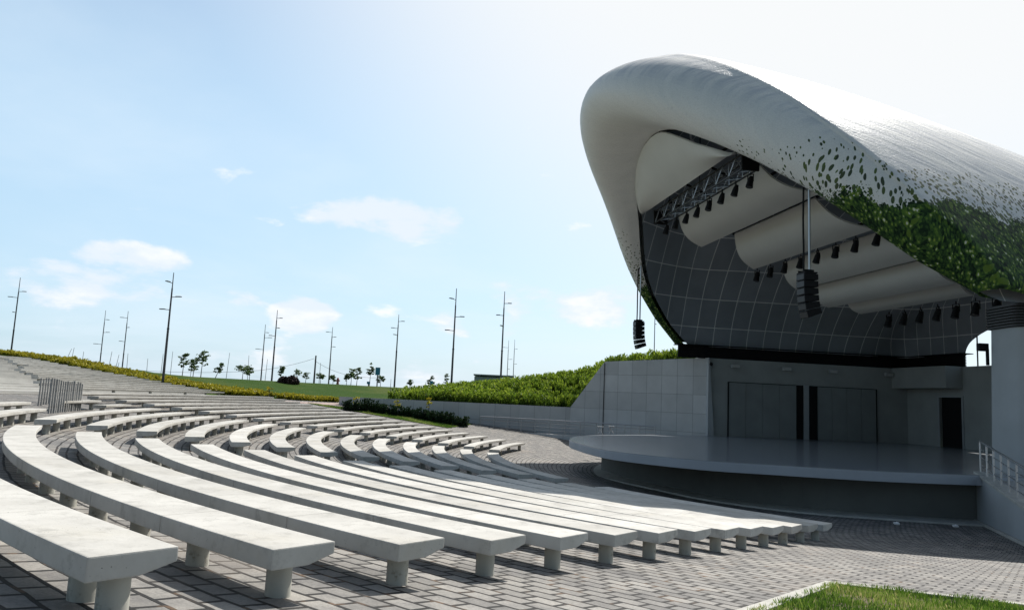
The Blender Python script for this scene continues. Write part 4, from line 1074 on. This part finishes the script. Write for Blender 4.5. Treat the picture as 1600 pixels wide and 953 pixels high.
for (px, py, pt_, lab) in ((620, 648, 627, 'thin yellow leaved sapling on the grass strip, left one before the wall'), (669, 656, 621, 'thin yellow leaved sapling on the grass strip, right one before the wall'), (555, 641, 622, 'faint sapling at the left start of the hedge'), (420, 624, 604, 'small sapling in the yellow shrub border')):
    x, y = hit(px, py); d = math.hypot(x, y); h = (py - pt_) * d / FPX
    t_ = tree(px, py, 1, h, .45, lab, 'saplings on the grass', dens=.35, pal='yleaf', tiers=1.6)
    t_.location = (x, y, T(x, y))
# maroon mounds
for k, (px, s) in enumerate(((443, .62), (455.5, .78))):
    x, y, z = at_depth(px, 601, 76); z = T(x, y)
    n = 900; a = rng.normal(size=(n, 3)); a /= np.linalg.norm(a, axis=1)[:, None]; a[:, 2] = np.abs(a[:, 2]); a *= rng.uniform(.6, 1, n)[:, None] * s
    v_, f_, t2 = leaf_quads(a, .16, 1.4, .1); o = np_mesh('round_bush', v_, f_, M['maroon'], None, False, None, t2); o.location = (x, y, z)
    tag(o, ('smaller left' if k == 0 else 'larger right') + ' dark maroon round bush on the lawn crest', 'bush', 'maroon bushes')

# ------------------------------------------------------------------ street lamps, stakes, pole, signs, far building
def lamp(pxb, pyb, pxt, pyt, arms, lab, h=9.0):
    d = h * FPX / math.hypot(pxb - pxt, pyb - pyt)
    x, y, z = at_depth(pxb, pyb, d); xt, yt, zt = at_depth(pxt, pyt, d); z0 = min(T(x, y), z) - .1
    r = empty('street_lamp', (x, y, z0)); tag(r, lab, 'street lamp', 'tall three armed street lamps')
    H_ = zt - z0; b = MB(); b.tube((0, 0, 0), (0, 0, H_ * .5), .11, .085, n=10, cap=False); b.tube((0, 0, H_ * .5), (0, 0, H_ * .86), .075, .06, n=10, cap=False); b.tube((0, 0, H_ * .86), (0, 0, H_), .045, .03, n=8)
    b.tube((0, 0, H_ * .5 - .05), (0, 0, H_ * .5 + .05), .10, n=10)
    b.build('pole', M['polemetal'], r, smooth=True)
    for (py, L_) in arms:
        za = H_ * (1 - (py - pyt) / (pyb - pyt)) ; Lm = L_ * d / FPX
        an = math.atan2(-x, y) * 0 + random.uniform(-.25, .25) + (0 if Lm > 0 else math.pi); Lm = abs(Lm)
        if Lm < .35: an += 1.2; Lm = .9
        b = MB(); b.tube((0, 0, za), (Lm * .55 * math.cos(an), Lm * .55 * math.sin(an), za + .03), .028, n=6); am = b.build('arm', M['polemetal'], r)
        b = MB(); b.box((Lm * .75 * math.cos(an), Lm * .75 * math.sin(an), za + .05), (Lm * .5, .22, .07), rz=an); b.build('lamp_head', M['polemetal'], am, bevel=.02)
    return r
lamp(17, 552, 33, 432, [(448, 11), (455, -14), (472, -5)], 'tall street lamp farthest left, at the left edge')
lamp(155, 577, 166, 484, [(494, 3), (508, 10), (521, -13)], 'street lamp left one of the close pair left of centre left')
lamp(190, 583, 200, 485, [(493, -11), (504, 5), (520, -10)], 'street lamp right one of the close pair at left')
lamp(254, 600, 273, 423, [(440, -4), (462, 18), (482, -18)], 'tallest looking street lamp at left, rising from the yellow shrubs')
lamp(407, 600, 417, 506, [(517, 3), (524, 12), (540, -12)], 'shorter lamp of the pair left of centre with overlapping arms')
lamp(424, 600, 434, 483, [(496, 9), (511, 4), (524, -10)], 'taller lamp of the pair left of centre')
lamp(513, 604, 519, 510, [(518, -10), (525, 7), (539, 3)], 'small street lamp right of the utility pole')
lamp(616, 606, 624, 490, [(501, 10), (512, -11), (523, -3)], 'street lamp just right of the blue billboard')
lamp(705, 605, 714, 448, [(463, -3), (485, 15), (503, -15)], 'tall dark street lamp rising from the shrubs right of centre')
lamp(782, 600, 791, 453, [(468, 12), (483, -12), (497, -3)], 'tall street lamp in front of the grey building')
lamp(792, 596, 795, 531, [(538, -10), (549, 7), (558, 2)], 'thin far lamp left of the twin lamps behind the shrubs')
lamp(801.5, 596, 806, 530, [(539, 5), (553, 5), (564, -10)], 'thin far lamp right of the twin lamps behind the shrubs')
lamp(1022, 558, 1024, 470, [(490, 3)], 'street lamp seen between the hanging loudspeaker and the shell foot')
lamp(-4, 545, 3, 520, [], 'lamp tip just at the left frame edge', h=3)
st = [(95, 572, 112, 545), (108, 574, 116, 543), (126, 577, 131, 549), (137, 579, 139, 560), (168, 584, 175, 549), (178, 586, 186, 554), (182, 584, 186, 566), (197, 589, 200, 552), (228, 594, 231, 560), (250, 596, 255, 553), (265, 596, 270, 549), (297, 598, 300, 560), (352, 600, 359, 551), (386, 602, 389, 555), (413, 604, 418, 561), (462, 603, 464, 578), (527, 604, 528, 590), (498, 603, 501, 567), (610, 606, 611, 592), (664, 608, 665, 597), (1037, 556, 1038, 545)]
def stakef(k, q):
    pxb, pyb, pxt, pyt = q; d = 82
    x, y, z = at_depth(pxb, pyb, d); xt, yt, zt = at_depth(pxt, pyt, d); z0 = min(z, T(x, y)) - .1
    o = MB().tube((0, 0, 0), (xt - x, yt - y, zt - z0), .035, .02, n=6).build('stake', M['stake']); o.location = (x, y, z0)
    tag(o, 'thin bare planting stake standing beyond the shrub border', 'stake', 'thin planting stakes on the skyline')
for k, q in enumerate(st): stakef(k, q)
# utility pole and wires
x, y, z = at_depth(490, 604, 95); xt, yt, zt = at_depth(491, 555, 95); z0 = T(x, y)
upo = empty('utility_pole', (x, y, z0)); tag(upo, 'plain utility pole with a sagging wire on each side', 'utility pole')
MB().tube((0, 0, -.1), (0, 0, zt - z0), .12, .09, n=8).build('pole', M['polemetal'], upo, smooth=True)
def wire(pa, pb, sag):
    a = Vector(at_depth(*pa, 95)) - upo.location; b = Vector(at_depth(*pb, 95)) - upo.location; m_ = MB(); n = 14; pts = []
    for k in range(n + 1): t_ = k / n; p = a.lerp(b, t_); p.z -= sag * 4 * t_ * (1 - t_); pts.append(p)
    for p, q in zip(pts[:-1], pts[1:]): m_.tube(p, q, .022, n=4, cap=False)
    m_.build('wire', M['wire'], upo)
wire((491, 560), (385, 580), .3); wire((385, 580), (200, 577), .25); wire((491, 563), (545, 586), .25); wire((545, 586), (592, 590), .1)
# blue billboards
def sign(pxc, pyc, pw, ph, pyb, d, lab):
    x, y, z = at_depth(pxc, pyc, d); k = d / FPX; z0 = T(x, y)
    r = empty('billboard', (x, y, z0)); tag(r, lab, 'sign')
    MB().tube((0, 0, -.1), (0, 0, z - z0), .07, n=8).build('post', M['polemetal'], r)
    b = MB(); b.box((0, -.08, z - z0), (pw * k, .08, ph * k)); b.build('sign_panel', M['blue'], r, bevel=.01)
sign(590.5, 580, 7.5, 12, 605, 88, 'blank blue rectangular sign on a single post on the lawn crest')
sign(674.5, 597.5, 4.5, 5, 605, 88, 'tiny blue sign above the green shrubs')
sign(576, 598, 5, 4, 604, 88, 'tiny dark sign low beside the tall tiered tree')
x, y, z = at_depth(117, 571, 80); b = MB(); b.tube((0, 0, -.4), (0, 0, .35), .07, n=10); b.tube((0, 0, .35), (0, 0, .6), .10, .03, n=10); o = b.build('marker_post', M['bluepaint']); o.location = (x, y, z); tag(o, 'small bright blue marker post on the shrub skyline at left', 'post')
x, y, z = at_depth(527, 606, 88); z = T(x, y); b = MB(); b.tube((0, 0, -.1), (0, 0, .62), .13, .13, n=12); b.tube((0, 0, .62), (0, 0, .8), .15, .05, n=12); b.box((0, 0, .45), (.5, .14, .14)); b.tube((0, 0, .05), (0, 0, .12), .18, n=12)
o = b.build('fire_hydrant', M['red']); o.location = (x, y, z); tag(o, 'small red hydrant on the lawn crest beside a bushy low tree', 'hydrant')
# far grey building behind the shrubs
x0, y0, _ = at_depth(740, 600, 130); x1, y1, _ = at_depth(802, 600, 130); _, _, zt = at_depth(760, 585, 130)
bd = empty('flat_roofed_building', ((x0 + x1) / 2, y0 + 4, .6)); tag(bd, 'flat roofed grey building behind the green shrubs', 'building'); ww = x1 - x0; hh = zt - .6
MB().box((-ww * .16, 0, hh / 2 - .2), (ww * .66, 8, hh - .4)).build('wall', M['shed'], bd)
MB().box((ww * .335, .5, hh / 2 - .25), (ww * .33, 8, hh - .5)).build('wall', M['plaster_l'], bd)
MB().box((0, 0, hh - .1), (ww * 1.02, 9, .2)).build('roof', M['shed'], bd)
b = MB()
for k in range(5): b.box((-ww * .44 + k * ww * .13, -4.03, hh * .78), (ww * .10, .06, .7))
b.build('window', M['sheddark'], bd)
# litter, stones on the plaza and folded stools behind the stage rim
for px, py, lab in ((1401, 819, 'small white scrap on the paving, left one before the stage'), (1493, 823, 'small white scrap on the paving, right one before the stage')):
    x, y = on_z(px, py, -.44); b = MB(); b.box((0, 0, .03), (.16, .1, .05), rx=.3); b.box((.05, .02, .05), (.08, .1, .03), ry=.6); o = b.build('paper_scrap', M['paper'], bevel=.008); o.location = (x, y, -.44); tag(o, lab, 'litter')
def stool(px, py, z, lab):
    x, y = on_z(px, py, z); r = empty('folding_stool', (x, y, z)); r.scale = (.72, .72, .8); tag(r, lab, 'stool', 'metal stools around the far stage rim')
    MB().box((0, 0, .55), (.5, .38, .03)).build('seat', M['steel'], r, bevel=.006)
    for sx in (-1, 1):
        MB().tube((-.2 * sx, -.17 * sx, 0), (.2 * sx, .17 * sx, .54), .016, n=6).build('leg', M['steel'], r)
        MB().tube((.2 * sx, -.17 * sx, 0), (-.2 * sx, .17 * sx, .54), .016, n=6).build('leg', M['steel'], r)
stool(938, 678, ZS, 'silver stool on the far stage edge, left one'); stool(955, 677, ZS, 'silver stool on the far stage edge, right one')
stool(934, 716, -.5, 'silver stool on the paving under the stage overhang')
print('objects', len(bpy.data.objects))
